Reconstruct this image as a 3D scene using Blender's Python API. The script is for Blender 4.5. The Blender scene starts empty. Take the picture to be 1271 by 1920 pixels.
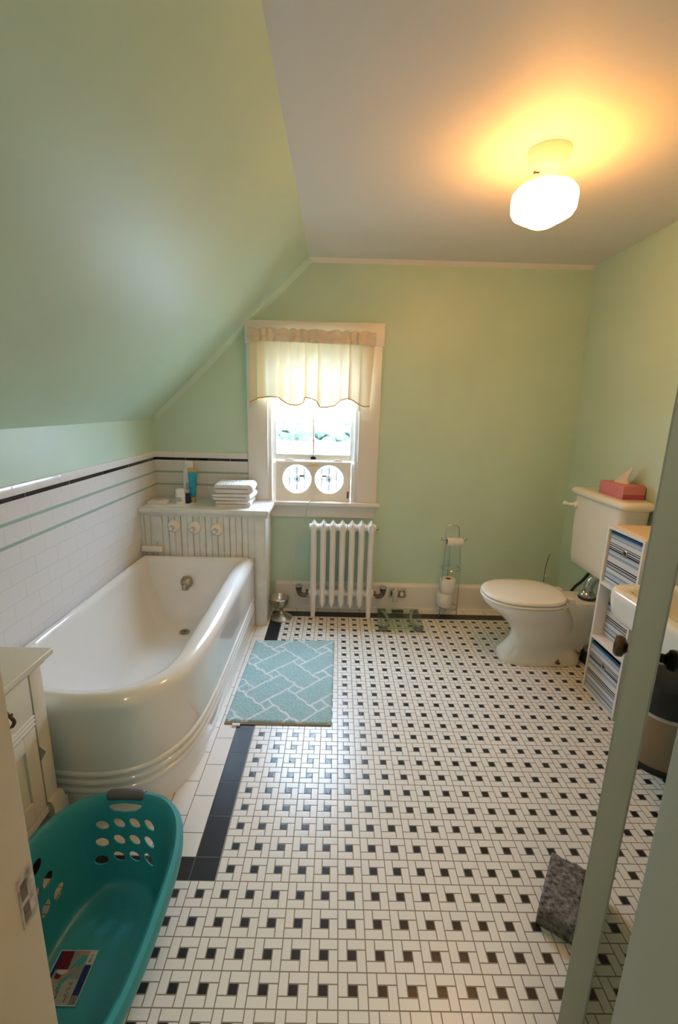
import bpy, bmesh, math, random
from mathutils import Vector, Matrix
R = random.Random(7)
PI = math.pi
SC = bpy.context.scene
COL = SC.collection
P = 0.0775                      # pitch of the pinwheel floor pattern
XL, XR, YW, YN = -1.34, 1.565, 2.06, -0.62
ZC = 2.385                      # flat ceiling
ORG = {}

# ------------------------------------------------------------------ helpers
class MB:
    """collects shapes in world coordinates into one mesh"""
    def __init__(s): s.v, s.f, s.m = [], [], []
    def add(s, vs, fs, mi=0, tf=None):
        o = len(s.v)
        s.v += [tuple(tf(Vector(q))) if tf else tuple(q) for q in vs]
        s.f += [tuple(i + o for i in f) for f in fs]
        s.m += [mi] * len(fs)
        return s
    def box(s, x0, x1, y0, y1, z0, z1, b=0.0, mi=0, tf=None, seg=2):
        bm = bmesh.new()
        bmesh.ops.create_cube(bm, size=1)
        for v in bm.verts:
            v.co = Vector(((x0 + x1) / 2 + v.co.x * (x1 - x0), (y0 + y1) / 2 + v.co.y * (y1 - y0), (z0 + z1) / 2 + v.co.z * (z1 - z0)))
        if b > 0:
            bmesh.ops.bevel(bm, geom=bm.edges[:], offset=b, segments=seg, profile=0.6, affect='EDGES')
        bm.verts.index_update()
        s.add([v.co.copy() for v in bm.verts], [[v.index for v in f.verts] for f in bm.faces], mi, tf)
        bm.free(); return s
    def loft(s, rings, cap0=True, cap1=True, mi=0, tf=None, closed=True, flip=False):
        n = len(rings[0]); vs = [p for r in rings for p in r]; fs = []
        m = n if closed else n - 1
        for i in range(len(rings) - 1):
            for j in range(m):
                a, b = i * n + j, i * n + (j + 1) % n
                q = (a, b, b + n, a + n)
                fs.append(q[::-1] if flip else q)
        if cap0: fs.append(tuple(range(n))[::-1] if not flip else tuple(range(n)))
        if cap1:
            q = tuple((len(rings) - 1) * n + j for j in range(n)); fs.append(q if not flip else q[::-1])
        return s.add(vs, fs, mi, tf)
    def lathe(s, prof, c=(0, 0, 0), axis='Z', n=32, mi=0, cap0=True, cap1=True, sy=1.0, rot=None):
        """profile [(r, h)...] turned about an axis through c"""
        M = {'Z': Matrix.Identity(3), 'X': Matrix(((0, 0, 1), (0, 1, 0), (-1, 0, 0))), 'Y': Matrix(((1, 0, 0), (0, 0, 1), (0, -1, 0))),
             '-Y': Matrix(((1, 0, 0), (0, 0, -1), (0, 1, 0))), '-X': Matrix(((0, 0, -1), (0, 1, 0), (1, 0, 0)))}[axis] if rot is None else rot
        rings = []
        for r, h in prof:
            rings.append([Vector(c) + M @ Vector((r * math.cos(2 * PI * k / n), r * sy * math.sin(2 * PI * k / n), h)) for k in range(n)])
        return s.loft(rings, cap0, cap1, mi)
    def tube(s, pts, r, n=10, closed=False, mi=0, caps=True):
        pts = [Vector(q) for q in pts]; N = len(pts); rings = []
        rr = r if isinstance(r, (list, tuple)) else [r] * N
        up = None
        for i in range(N):
            a = pts[(i - 1) % N] if (closed or i > 0) else pts[i]
            b = pts[(i + 1) % N] if (closed or i < N - 1) else pts[i]
            t = (b - a).normalized()
            if up is None:
                up = t.cross(Vector((0.31, 0.22, 0.92)))
                if up.length < 0.05: up = t.cross(Vector((1, 0, 0)))
            up = (up - t * up.dot(t)).normalized()
            w = t.cross(up)
            rings.append([pts[i] + (up * math.cos(2 * PI * k / n) + w * math.sin(2 * PI * k / n)) * rr[i] for k in range(n)])
        if closed:
            rings.append(rings[0]); return s.loft(rings, False, False, mi)
        return s.loft(rings, caps, caps, mi)
    def prism(s, poly, axis, a, b, mi=0, tf=None):
        """2-D polygon extruded along an axis: X -> (y,z), Y -> (x,z), Z -> (x,y)"""
        mk = {'X': lambda q, h: (h, q[0], q[1]), 'Y': lambda q, h: (q[0], h, q[1]), 'Z': lambda q, h: (q[0], q[1], h)}[axis]
        n = len(poly)
        vs = [mk(q, a) for q in poly] + [mk(q, b) for q in poly]
        fs = [(i, (i + 1) % n, (i + 1) % n + n, i + n) for i in range(n)] + [tuple(range(n))[::-1], tuple(range(n, 2 * n))]
        return s.add(vs, fs, mi, tf)

def spline(pts, per=8, closed=False):
    pts = [Vector(q) for q in pts]; n = len(pts); out = []
    for i in range(n if closed else n - 1):
        g = lambda k: pts[k % n] if closed else pts[min(max(k, 0), n - 1)]
        p0, p1, p2, p3 = g(i - 1), g(i), g(i + 1), g(i + 2)
        for k in range(per):
            t = k / per
            out.append(0.5 * ((2 * p1) + (p2 - p0) * t + (2 * p0 - 5 * p1 + 4 * p2 - p3) * t * t + (3 * p1 - p0 - 3 * p2 + p3) * t ** 3))
    if not closed: out.append(pts[-1].copy())
    return out

def resample(pts, n, closed=False):
    pts = [Vector(q) for q in pts]
    if closed: pts = pts + [pts[0]]
    L = [0]
    for a, b in zip(pts, pts[1:]): L.append(L[-1] + (b - a).length)
    out = []; j = 0; m = n if closed else n - 1
    for i in range(n):
        d = L[-1] * i / m
        while j < len(L) - 2 and L[j + 1] < d: j += 1
        t = (d - L[j]) / max(1e-9, L[j + 1] - L[j]); out.append(pts[j].lerp(pts[j + 1], t))
    return out

def fin(o):
    me = o.data
    bm = bmesh.new(); bm.from_mesh(me); bmesh.ops.recalc_face_normals(bm, faces=bm.faces[:]); bm.to_mesh(me); bm.free()
    return o

def obj(name, mb, mats, parent=None, loc=None, smooth=35, recalc=True):
    """one mesh object from world-space shapes"""
    if not isinstance(mats, (list, tuple)): mats = [mats]
    po = ORG.get(parent.name, Vector()) if parent else Vector()
    org = po.copy() if parent else Vector(loc or (0, 0, 0))
    me = bpy.data.meshes.new(name)
    me.from_pydata([tuple(Vector(v) - org) for v in mb.v], [], mb.f)
    for m in mats: me.materials.append(m)
    for p, mi in zip(me.polygons, mb.m): p.material_index = mi
    o = bpy.data.objects.new(name, me); COL.objects.link(o)
    if recalc: fin(o)
    if smooth:
        for p in me.polygons: p.use_smooth = True
        me.set_sharp_from_angle(angle=math.radians(smooth))
    if parent: o.parent = parent
    else: o.location = org
    ORG[o.name] = org
    return o

def thing(name, label, cat, loc, group=None):
    o = bpy.data.objects.new(name, None); COL.objects.link(o)
    o.location = loc; o.empty_display_size = 0.05; ORG[o.name] = Vector(loc)
    return tag(o, label, cat, group)
def tag(o, label, cat, group=None):
    o['label'] = label; o['category'] = cat
    if group: o['group'] = group
    return o
def struct(name, mb, mats, parent=None, smooth=30, **k):
    o = obj(name, mb, mats, parent, smooth=smooth, **k)
    if not parent: o['kind'] = 'structure'
    return o
def dup(root, loc, label, group):
    r = root.copy(); COL.objects.link(r); r.location = loc; r['label'] = label; r['group'] = group; ORG[r.name] = Vector(loc)
    for ch in list(root.children):
        c = ch.copy(); COL.objects.link(c); c.parent = r
        for g in list(ch.children):
            d = g.copy(); COL.objects.link(d); d.parent = c
    return r

# ------------------------------------------------------------------ materials
def srgb(r, g, b):
    f = lambda c: (c / 255 / 12.92) if c / 255 <= 0.04045 else ((c / 255 + 0.055) / 1.055) ** 2.4
    return (f(r), f(g), f(b), 1)
def mat(name, col, rough=0.5, metal=0.0, coat=0.0, bump=0.0, bscale=40.0, spec=0.5, var=0.0, vscale=6.0, **k):
    m = bpy.data.materials.new(name); m.use_nodes = True
    nt = m.node_tree; b = nt.nodes['Principled BSDF']
    b.inputs['Base Color'].default_value = col if len(col) == 4 else (*col, 1)
    b.inputs['Roughness'].default_value = rough; b.inputs['Metallic'].default_value = metal
    b.inputs['Coat Weight'].default_value = coat; b.inputs['Coat Roughness'].default_value = 0.06
    b.inputs['Specular IOR Level'].default_value = spec
    for a, v in k.items(): b.inputs[a].default_value = v
    if bump or var:
        tc = nt.nodes.new('ShaderNodeTexCoord')
    if bump:
        nz = nt.nodes.new('ShaderNodeTexNoise'); nz.inputs['Scale'].default_value = bscale; nz.inputs['Detail'].default_value = 4
        bp = nt.nodes.new('ShaderNodeBump'); bp.inputs['Strength'].default_value = bump; bp.inputs['Distance'].default_value = 0.01
        nt.links.new(tc.outputs['Object'], nz.inputs['Vector']); nt.links.new(nz.outputs['Fac'], bp.inputs['Height']); nt.links.new(bp.outputs['Normal'], b.inputs['Normal'])
    if var:
        n2 = nt.nodes.new('ShaderNodeTexNoise'); n2.inputs['Scale'].default_value = vscale; n2.inputs['Detail'].default_value = 5
        rp = nt.nodes.new('ShaderNodeValToRGB'); c = b.inputs['Base Color'].default_value[:]
        rp.color_ramp.elements[0].position = 0.3; rp.color_ramp.elements[1].position = 0.7
        rp.color_ramp.elements[0].color = tuple(max(0, q * (1 - var)) for q in c[:3]) + (1,)
        rp.color_ramp.elements[1].color = tuple(min(1, q * (1 + var)) for q in c[:3]) + (1,)
        nt.links.new(tc.outputs['Object'], n2.inputs['Vector']); nt.links.new(n2.outputs['Fac'], rp.inputs['Fac']); nt.links.new(rp.outputs['Color'], b.inputs['Base Color'])
    return m

class E:
    """tiny expression builder over math nodes"""
    nt = None
    def __init__(s, sock): s.s = sock
    @staticmethod
    def op(kind, *a):
        n = E.nt.nodes.new('ShaderNodeMath'); n.operation = kind
        for i, x in enumerate(a):
            if isinstance(x, E): E.nt.links.new(x.s, n.inputs[i])
            else: n.inputs[i].default_value = x
        return E(n.outputs[0])
    def __add__(s, o): return E.op('ADD', s, o)
    def __radd__(s, o): return E.op('ADD', o, s)
    def __sub__(s, o): return E.op('SUBTRACT', s, o)
    def __rsub__(s, o): return E.op('SUBTRACT', o, s)
    def __mul__(s, o): return E.op('MULTIPLY', s, o)
    def __rmul__(s, o): return E.op('MULTIPLY', o, s)
    def __truediv__(s, o): return E.op('DIVIDE', s, o)
    def __lt__(s, o): return E.op('LESS_THAN', s, o)
    def __gt__(s, o): return E.op('GREATER_THAN', s, o)
    def fr(s): return E.op('FRACT', s)
    def fl(s): return E.op('FLOOR', s)
    def ab(s): return E.op('ABSOLUTE', s)
    def mn(s, o): return E.op('MINIMUM', s, o)
    def mx(s, o): return E.op('MAXIMUM', s, o)
def sel(m, a, b): return b + (a - b) * m if isinstance(a, E) or isinstance(b, E) else m * (a - b) + b
def mixc(fac, a, b):
    n = E.nt.nodes.new('ShaderNodeMix'); n.data_type = 'RGBA'
    E.nt.links.new(fac.s, n.inputs[0])
    for i, c in ((6, a), (7, b)):
        if isinstance(c, tuple): n.inputs[i].default_value = c
        else: E.nt.links.new(c, n.inputs[i])
    return n.outputs[2]
def between(x, a, b): return (x > a) * (x < b)

def coords(nt):
    tc = nt.nodes.new('ShaderNodeTexCoord'); sp = nt.nodes.new('ShaderNodeSeparateXYZ')
    nt.links.new(tc.outputs['Object'], sp.inputs[0]); return [E(sp.outputs[i]) for i in range(3)]
def bumped(nt, d, dist, strength=0.6):
    bp = nt.nodes.new('ShaderNodeBump'); bp.inputs['Strength'].default_value = strength; bp.inputs['Distance'].default_value = dist
    nt.links.new(d.s, bp.inputs['Height']); nt.links.new(bp.outputs['Normal'], nt.nodes['Principled BSDF'].inputs['Normal'])

def floor_material():
    m = mat('floor_tile', (0.7, 0.7, 0.7), 0.22, spec=0.5); nt = m.node_tree; E.nt = nt
    b = nt.nodes['Principled BSDF']; x, y, z = coords(nt)
    U, V = x / P, y / P
    a, c = (U + 0.5).fr() * 3, (V + 0.5).fr() * 3
    big = 5.0
    d = a.mn(3 - a).mn(c.mn(3 - c))
    d = d.mn((c - 1).ab() + (a > 2) * big).mn((c - 2).ab() + (a < 1) * big)
    d = d.mn((a - 1).ab() + (c < 1) * big).mn((a - 2).ab() + (c > 2) * big)
    dot = between(a, 1, 2) * between(c, 1, 2)
    # borders, in units of the pattern pitch
    LB, RB = -6.6, -5.53
    colm = between(U, LB, RB) * between(V, 0.5, 25.5)
    far = between(V, 24.5, 25.5) * (U > LB)
    frt = between(V, 0.5, 1.5) * (U < RB)
    blk = colm.mx(far).mx(frt)
    wht = ((U < LB) * (V > 1.5)).mx(V > 25.5)
    brd = blk.mx(wht)
    # joints of the border tiles
    def joint(t, off, per): 
        q = ((t - off) / per).fr(); return q.mn(1 - q) * per * 3
    eU = (U - LB).ab().mn((U - RB).ab()).mn((U + 7.62).ab()).mn((U + 8.64).ab()) * 3
    eV = (V - 25.5).ab().mn((V - 24.5).ab()) * 3
    dcol = eU.mn(joint(V, 1.5, 2.0))
    dwl = eU.mn(joint(V, sel(U > -7.62, 2.62, 1.5), 2.0))
    dfar = eV.mn(joint(U, -5.2, 2.0)); dwf = eV.mn(joint(U, -4.4, 2.0))
    dfr = ((V - 0.5).ab().mn((V - 1.5).ab()) * 3).mn(joint(U, -6.6, 2.0))
    db = sel(colm * (V > 1.5), dcol, sel(frt.mx(colm * (V < 1.5)), dfr, sel(far, dfar, sel((U < LB) * (V < 24.5), dwl, dwf))))
    d = sel(brd, db, d)
    black = sel(brd, blk, dot)
    grout = d < 0.06
    # a little tone change from tile to tile and some wear
    nz = nt.nodes.new('ShaderNodeTexNoise'); nz.inputs['Scale'].default_value = 5.0; nz.inputs['Detail'].default_value = 3
    tint = mixc(E(nz.outputs['Fac']), (0.74, 0.71, 0.65, 1), (0.82, 0.79, 0.73, 1))
    colr = mixc(black, tint, (0.012, 0.012, 0.016, 1))
    gcol = mixc(blk, (0.27, 0.215, 0.15, 1), (0.10, 0.095, 0.09, 1))
    nt.links.new(mixc(grout, colr, gcol), b.inputs['Base Color'])
    nt.links.new(sel(grout, 0.8, 0.30).s, b.inputs['Roughness'])
    bumped(nt, (d / 0.16).mn(1.0), 0.0005, 0.4)
    return m

def wainscot_material():
    m = mat('wall_tile', (0.8, 0.8, 0.8), 0.15); nt = m.node_tree; E.nt = nt
    b = nt.nodes['Principled BSDF']; x, y, z = coords(nt); u = x + y
    blackb = between(z, 1.083, 1.101); green = between(z, 0.994, 1.008).mx(between(z, 0.906, 0.920))
    H, W = 0.0765, 0.153
    k = (z / H).fl(); q = ((u / W) + k * 0.5).fr(); low = z < 0.905
    dv = q.mn(1 - q) * W
    hz = ((z - 0.906) / H).fr(); dh = hz.mn(1 - hz) * H
    qh = (u / W + ((z - 0.906) / H).fl() * 0.5).fr(); dl = (qh.mn(1 - qh) * W).mn(dh)
    qs = (u / W + (z > 1.05) * 0.5).fr(); du = qs.mn(1 - qs) * W
    qg = (u / 0.31).fr(); dg = qg.mn(1 - qg) * 0.31
    d = sel(low, dl, sel(green.mx(blackb), dg, du))
    grout = d < 0.0009
    c = mixc(blackb, (0.80, 0.785, 0.76, 1), (0.008, 0.006, 0.008, 1))
    c = mixc(green, c, (0.36, 0.50, 0.44, 1))
    nt.links.new(mixc(grout, c, (0.655, 0.63, 0.60, 1)), b.inputs['Base Color'])
    bumped(nt, (d / 0.004).mn(1.0), 0.0007, 0.6)
    return m

M = {}
M['green'] = mat('mint_wall_paint', (0.55, 0.71, 0.57), 0.42, bump=0.05, bscale=25, var=0.03, vscale=3)
M['ceil'] = mat('ceiling_paint', (0.75, 0.72, 0.67), 0.6, bump=0.04, bscale=20)
M['trim'] = mat('cream_trim_paint', (0.80, 0.77, 0.72), 0.32, bump=0.03, bscale=30)
M['floor'] = floor_material()
M['wains'] = wainscot_material()
M['board'] = mat('painted_boards', (0.74, 0.735, 0.68), 0.35, var=0.06, vscale=14, bump=0.05, bscale=60)
M['enamel'] = mat('white_enamel', (0.84, 0.82, 0.78), 0.12, coat=0.6)
M['china'] = mat('white_china', (0.84, 0.79, 0.69), 0.14, coat=0.6)
M['lidp'] = mat('seat_plastic', (0.85, 0.80, 0.70), 0.22)
M['chrome'] = mat('chrome', (0.50, 0.49, 0.47), 0.18, metal=1)
M['steel'] = mat('brushed_steel', (0.55, 0.53, 0.5), 0.32, metal=1)
M['brass'] = mat('dull_nickel_brass', (0.42, 0.36, 0.27), 0.3, metal=1)
M['bronze'] = mat('dark_bronze', (0.13, 0.075, 0.04), 0.35, metal=0.9, var=0.4, vscale=30)
M['blackm'] = mat('black_metal', (0.012, 0.011, 0.01), 0.35, metal=0.6)
M['rad'] = mat('radiator_paint', (0.80, 0.77, 0.73), 0.35, bump=0.08, bscale=90)
M['plate'] = mat('worn_plate', (0.42, 0.36, 0.30), 0.4, metal=0.5, var=0.5, vscale=60)
M['dark'] = mat('dark_rubber', (0.02, 0.02, 0.02), 0.6)
M['tin'] = mat('oxidised_pipe', (0.16, 0.12, 0.09), 0.45, metal=0.7, var=0.4, vscale=50)
M['towel'] = mat('white_terry', (0.82, 0.80, 0.79), 0.95, bump=0.5, bscale=350, spec=0.1)
M['paper'] = mat('white_paper', (0.80, 0.77, 0.72), 0.85, spec=0.2)
M['plastic'] = mat('white_plastic', (0.82, 0.80, 0.76), 0.35)
M['cream'] = mat('cream_plastic', (0.74, 0.66, 0.52), 0.4)
M['teal'] = mat('teal_plastic', (0.032, 0.275, 0.31), 0.33)
M['grip'] = mat('grey_rubber_grip', (0.105, 0.09, 0.094), 0.5)
M['stone'] = mat('grey_stone', (0.20, 0.18, 0.155), 0.95, bump=1.0, bscale=160, var=0.75, vscale=70)
M['door'] = mat('grey_green_door_paint', (0.235, 0.235, 0.20), 0.4, bump=0.03, bscale=20)
M['lining'] = mat('grey_green_lining_paint', (0.31, 0.31, 0.25), 0.4, bump=0.03, bscale=20)
M['jamb'] = mat('cream_jamb_paint', (0.52, 0.42, 0.285), 0.4, bump=0.05, bscale=30)
M['cab'] = mat('cream_cabinet_paint', (0.76, 0.69, 0.55), 0.38, bump=0.04, bscale=30)
M['cabtop'] = mat('cabinet_top_paint', (0.70, 0.62, 0.46), 0.3)
M['crack'] = mat('dark_gap', (0.03, 0.022, 0.015), 0.9)
M['bluechip'] = mat('blue_grey_paint', (0.16, 0.20, 0.25), 0.5)
M['pink'] = mat('pink_card', (0.62, 0.20, 0.20), 0.5)
M['pinkd'] = mat('dark_pink_card', (0.42, 0.07, 0.08), 0.5)
M['laminate'] = mat('white_laminate', (0.80, 0.76, 0.69), 0.4)
M['tan'] = mat('tan_card', (0.80, 0.60, 0.36), 0.6)
M['binside'] = mat('blue_cloth', (0.05, 0.12, 0.20), 0.9)
M['brownrefl'] = mat('brown_reflection_metal', (0.34, 0.25, 0.17), 0.35, metal=0.7)  # brushed metal of the waste bin, its brown reflection put into the base colour
M['blue'] = mat('turquoise_tube', (0.02, 0.33, 0.50), 0.25, var=0.25, vscale=30)
M['gold'] = mat('gold_cap', (0.55, 0.36, 0.10), 0.3, metal=0.5)
M['navy'] = mat('navy_plastic', (0.008, 0.012, 0.06), 0.35)
M['orange'] = mat('orange_print', (0.72, 0.26, 0.10), 0.5)
M['greyl'] = mat('pale_label_print', (0.45, 0.46, 0.48), 0.5)
M['cord'] = mat('pale_cord', (0.72, 0.70, 0.64), 0.5)
M['card'] = mat('cardboard_core', (0.25, 0.16, 0.10), 0.9)
M['greyp'] = mat('grey_plastic', (0.16, 0.18, 0.17), 0.4)
M['lcd'] = mat('dark_display', (0.02, 0.025, 0.02), 0.2)
M['rtrim'] = mat('gold_braid', (0.62, 0.36, 0.10), 0.7)

def glass_mat(name, tint, refl=0.08, rough=0.02):
    m = bpy.data.materials.new(name); m.use_nodes = True; nt = m.node_tree; nt.nodes.clear()
    out = nt.nodes.new('ShaderNodeOutputMaterial'); mx = nt.nodes.new('ShaderNodeMixShader')
    t = nt.nodes.new('ShaderNodeBsdfTransparent'); t.inputs[0].default_value = (*tint, 1)
    g = nt.nodes.new('ShaderNodeBsdfGlossy'); g.inputs['Roughness'].default_value = rough
    mx.inputs[0].default_value = refl
    nt.links.new(t.outputs[0], mx.inputs[1]); nt.links.new(g.outputs[0], mx.inputs[2]); nt.links.new(mx.outputs[0], out.inputs[0])
    return m
M['pane'] = glass_mat('window_glass', (0.96, 0.98, 0.98), 0.04)
M['scaleg'] = glass_mat('greenish_glass', (0.88, 0.95, 0.91), 0.10)
def sheer(name, col, trans, alpha=0.0):
    m = bpy.data.materials.new(name); m.use_nodes = True; nt = m.node_tree; nt.nodes.clear()
    out = nt.nodes.new('ShaderNodeOutputMaterial'); mx = nt.nodes.new('ShaderNodeMixShader'); mx.inputs[0].default_value = trans
    d = nt.nodes.new('ShaderNodeBsdfDiffuse'); d.inputs[0].default_value = (*col, 1)
    t = nt.nodes.new('ShaderNodeBsdfTranslucent'); t.inputs[0].default_value = (*col, 1)
    nt.links.new(d.outputs[0], mx.inputs[1]); nt.links.new(t.outputs[0], mx.inputs[2])
    last = mx
    if alpha:
        tr = nt.nodes.new('ShaderNodeBsdfTransparent'); m2 = nt.nodes.new('ShaderNodeMixShader'); m2.inputs[0].default_value = alpha
        nt.links.new(mx.outputs[0], m2.inputs[1]); nt.links.new(tr.outputs[0], m2.inputs[2]); last = m2
    nt.links.new(last.outputs[0], out.inputs[0]); return m
M['curtain'] = sheer('cream_curtain_cloth', (0.88, 0.78, 0.55), 0.095)
M['ruffle'] = sheer('cream_curtain_header', (0.82, 0.70, 0.56), 0.02)
M['fringe'] = sheer('cream_fringe', (0.74, 0.58, 0.34), 0.03)
M['blade'] = sheer('white_fan_blade', (0.82, 0.82, 0.82), 0.13)
M['fanp'] = sheer('cream_fan_plastic', (0.85, 0.79, 0.70), 0.05)
M['tissue'] = sheer('white_tissue', (0.85, 0.79, 0.68), 0.3)
M['nightl'] = sheer('frosted_plastic', (0.80, 0.78, 0.68), 0.4)
def emis(name, col, st):
    m = bpy.data.materials.new(name); m.use_nodes = True; nt = m.node_tree
    b = nt.nodes['Principled BSDF']; b.inputs['Base Color'].default_value = (0.8, 0.8, 0.8, 1)
    b.inputs['Emission Color'].default_value = (*col, 1); b.inputs['Emission Strength'].default_value = st; return m
M['globe'] = emis('lit_opal_glass', (1.0, 0.425, 0.095), 39.0)
# the bulb hangs low in the globe: the shoulder near the fitter gives off less
E.nt = M['globe'].node_tree; _z = coords(E.nt)[2]
E.nt.links.new((((_z * -1.0 - .088) / .050).mx(.05).mn(1.0) * 39.0).s, E.nt.nodes['Principled BSDF'].inputs['Emission Strength'])

def stripes_material():
    """horizontal woven stripes running down the face of a cloth bin (object z runs 0 at its base)"""
    m = mat('striped_cloth', (0.8, 0.8, 0.8), 0.85, spec=0.2); nt = m.node_tree; E.nt = nt
    x, y, z = coords(nt); rp = nt.nodes.new('ShaderNodeValToRGB'); rp.color_ramp.interpolation = 'CONSTANT'
    W, K, N, L, S, G = (0.66, 0.66, 0.64, 1), (0.012, 0.010, 0.014, 1), (0.025, 0.05, 0.11, 1), (0.27, 0.36, 0.47, 1), (0.46, 0.51, 0.56, 1), (0.42, 0.42, 0.42, 1)
    seq = [(0, S), (.06, W), (.10, N), (.12, S), (.19, L), (.23, W), (.30, N), (.315, G), (.36, K), (.38, W), (.395, K), (.42, W), (.52, G), (.55, L), (.58, W), (.60, S), (.63, L), (.65, K), (.675, G), (.69, K), (.705, W), (.73, K), (.745, S), (.77, K), (.785, W), (.86, L), (.885, S), (.92, L), (.95, (.03, .09, .16, 1))]
    el = rp.color_ramp.elements
    el[0].position, el[0].color = seq[0]; el[1].position, el[1].color = seq[1]
    for p, c in seq[2:]:
        e = el.new(p); e.color = c
    nt.links.new((z / 0.272).s, rp.inputs['Fac']); nt.links.new(rp.outputs['Color'], nt.nodes['Principled BSDF'].inputs['Base Color'])
    return m
M['stripes'] = stripes_material()
def attr_mat(name, rough, bump=0.0, bscale=200):
    m = mat(name, (0.5, 0.5, 0.5), rough, bump=bump, bscale=bscale, spec=0.15); nt = m.node_tree
    a = nt.nodes.new('ShaderNodeAttribute'); a.attribute_name = 'pattern'
    nt.links.new(a.outputs['Color'], nt.nodes['Principled BSDF'].inputs['Base Color']); return m
M['rug'] = attr_mat('tufted_cotton', 0.95, 0.7, 260)
M['print'] = attr_mat('printed_paper', 0.4)

# ------------------------------------------------------------------ the setting
struct('floor', MB().box(XL - .1, XR + .15, -2.1, YW + .12, -0.05, 0), M['floor'], smooth=0)
OX0, OX1, OZ0, OZ1 = -0.548, 0.072, 0.80, 1.865       # window opening
w = MB()
w.box(XL - .1, OX0, YW, YW + .14, 0, 2.5).box(OX1, XR + .15, YW, YW + .14, 0, 2.5).box(OX0, OX1, YW, YW + .14, 0, OZ0).box(OX0, OX1, YW, YW + .14, OZ1, 2.5)
struct('wall_back', w, M['green'], smooth=0)
struct('wall_left', MB().box(XL - .1, XL, -2.1, YW, 0, 1.36), M['green'], smooth=0)
struct('wall_sloped', MB().prism([(XL, 1.357), (-.275, ZC), (-.275, ZC + .15), (XL - .1, ZC + .15), (XL - .1, 1.357)], 'Y', -2.1, YW), M['green'], smooth=0)
struct('ceiling', MB().box(-.275, XR + .19, -2.1, YW, ZC, ZC + .1), M['ceil'], smooth=0)
struct('wall_right', MB().prism([(1.592, 0), (1.540, ZC), (1.75, ZC), (1.75, 0)], 'Y', -2.1, YW), M['green'], smooth=0)
w = MB(); w.box(XL, -.47, YN - .12, YN, 0, ZC).box(.347, 1.6, YN - .12, YN, 0, ZC).box(-.47, .347, YN - .12, YN, 2.04, ZC)
struct('wall_near', w, M['green'], smooth=0)
struct('wall_hall', MB().box(XL - .1, 1.75, -2.2, -2.1, 0, ZC), M['ceil'], smooth=0)
# plaster cove where ceiling and slope run into the back wall
struct('trim_1', MB().prism([(YW - .020, ZC), (YW, ZC - .026), (YW, ZC)], 'X', -.28, 1.545), M['ceil'], smooth=0)
n = Vector((.705, 0, -.709))
cv = MB(); q0, q1 = Vector((XL + .02, 0, 1.357 + .02)), Vector((-.275, 0, ZC))
cv.add([q + Vector((0, yy, 0)) + n * k for q in (q0, q1) for yy, k in ((YW - .03, 0), (YW, .03), (YW, 0))], [(0, 3, 4, 1), (1, 4, 5, 2), (2, 5, 3, 0), (0, 1, 2), (3, 5, 4)])
struct('trim_2', cv, M['green'], smooth=0)
# tile wainscot with rounded cap
prof = [(0, 0), (.008, 0), (.008, 1.101), (.010, 1.104), (.012, 1.128), (.009, 1.140), (0, 1.143)]
struct('trim_3', MB().prism([(XL + a, z) for a, z in prof], 'Y', YN, YW), M['wains'], smooth=40)
struct('trim_4', MB().prism([(YW - a, z) for a, z in prof], 'X', XL + .006, -.69), M['wains'], smooth=40)
bb = [(YW, .018), (YW - .019, .018), (YW - .019, .185), (YW - .010, .196), (YW - .006, .207), (YW, .207)]
struct('baseboard_back', MB().prism(bb, 'X', -.50, 1.583), M['trim'], smooth=30)
struct('trim_5', MB().prism([(YW, 0), (YW - .026, 0), (YW - .026, .012), (YW - .02, .020), (YW, .020)], 'X', -.50, 1.585), M['wains'], smooth=30)
struct('baseboard_right', MB().prism([(1.60, 0), (1.572, 0), (1.568, .185), (1.575, .2), (1.60, .2)], 'Y', YN, 2.04), M['trim'], smooth=30)

# doorway linings: left jamb carries the latch plate
jb = struct('trim_6', MB().box(-.488, -.466, YN - .13, YN + .012, 0, 2.05, .004), M['jamb'])
sp = MB(); sp.box(-.4662, -.4645, YN - .020, YN + .008, .800, .880, .0008)
spo = obj('strike_plate', sp, M['plate'], jb)
for z_ in (.808, .842): obj('latch_slot', MB().box(-.4648, -.4640, YN - .017, YN - .006, z_, z_ + .026), M['tin'], spo)
struct('trim_7', MB().box(.345, .352, YN - .135, YN + .004, 0, 2.05, .002).box(.345, .50, YN - .137, YN - .12, 0, 2.06, .003), M['lining'])

# window: casing, stool, apron, sashes and panes
win = bpy.data.objects.new('window_1', None); COL.objects.link(win); win['kind'] = 'structure'; win.location = (-.24, YW, .8); ORG['window_1'] = Vector((-.24, YW, .8))
yf = YW - .022
c = MB().box(-.685, OX0, yf, YW, .815, 1.862, .003).box(OX1, .212, yf, YW, .815, 1.862, .003)
obj('casing', c, M['trim'], win)
obj('head_casing', MB().box(-.692, .222, yf - .006, YW, 1.862, 2.005, .003), M['trim'], win)
obj('stool', MB().box(-.70, .236, YW - .062, YW + .0, .790, .815, .005).box(OX0, OX1, YW - .01, YW + .13, .795, .8149), M['trim'], win)
obj('apron', MB().box(-.545, .206, yf + .002, YW, .700, .790, .003), M['trim'], win)
rv = MB().box(OX0 - .002, OX0 + .012, YW, YW + .14, .815, OZ1).box(OX1 - .012, OX1 + .002, YW, YW + .14, .815, OZ1).box(OX0, OX1, YW, YW + .14, OZ1 - .012, OZ1 + .002)
rv.box(OX0 + .012, OX0 + .022, YW + .004, YW + .018, .815, OZ1).box(OX1 - .022, OX1 - .012, YW + .004, YW + .018, .815, OZ1)
obj('jamb', rv, M['trim'], win)
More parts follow.
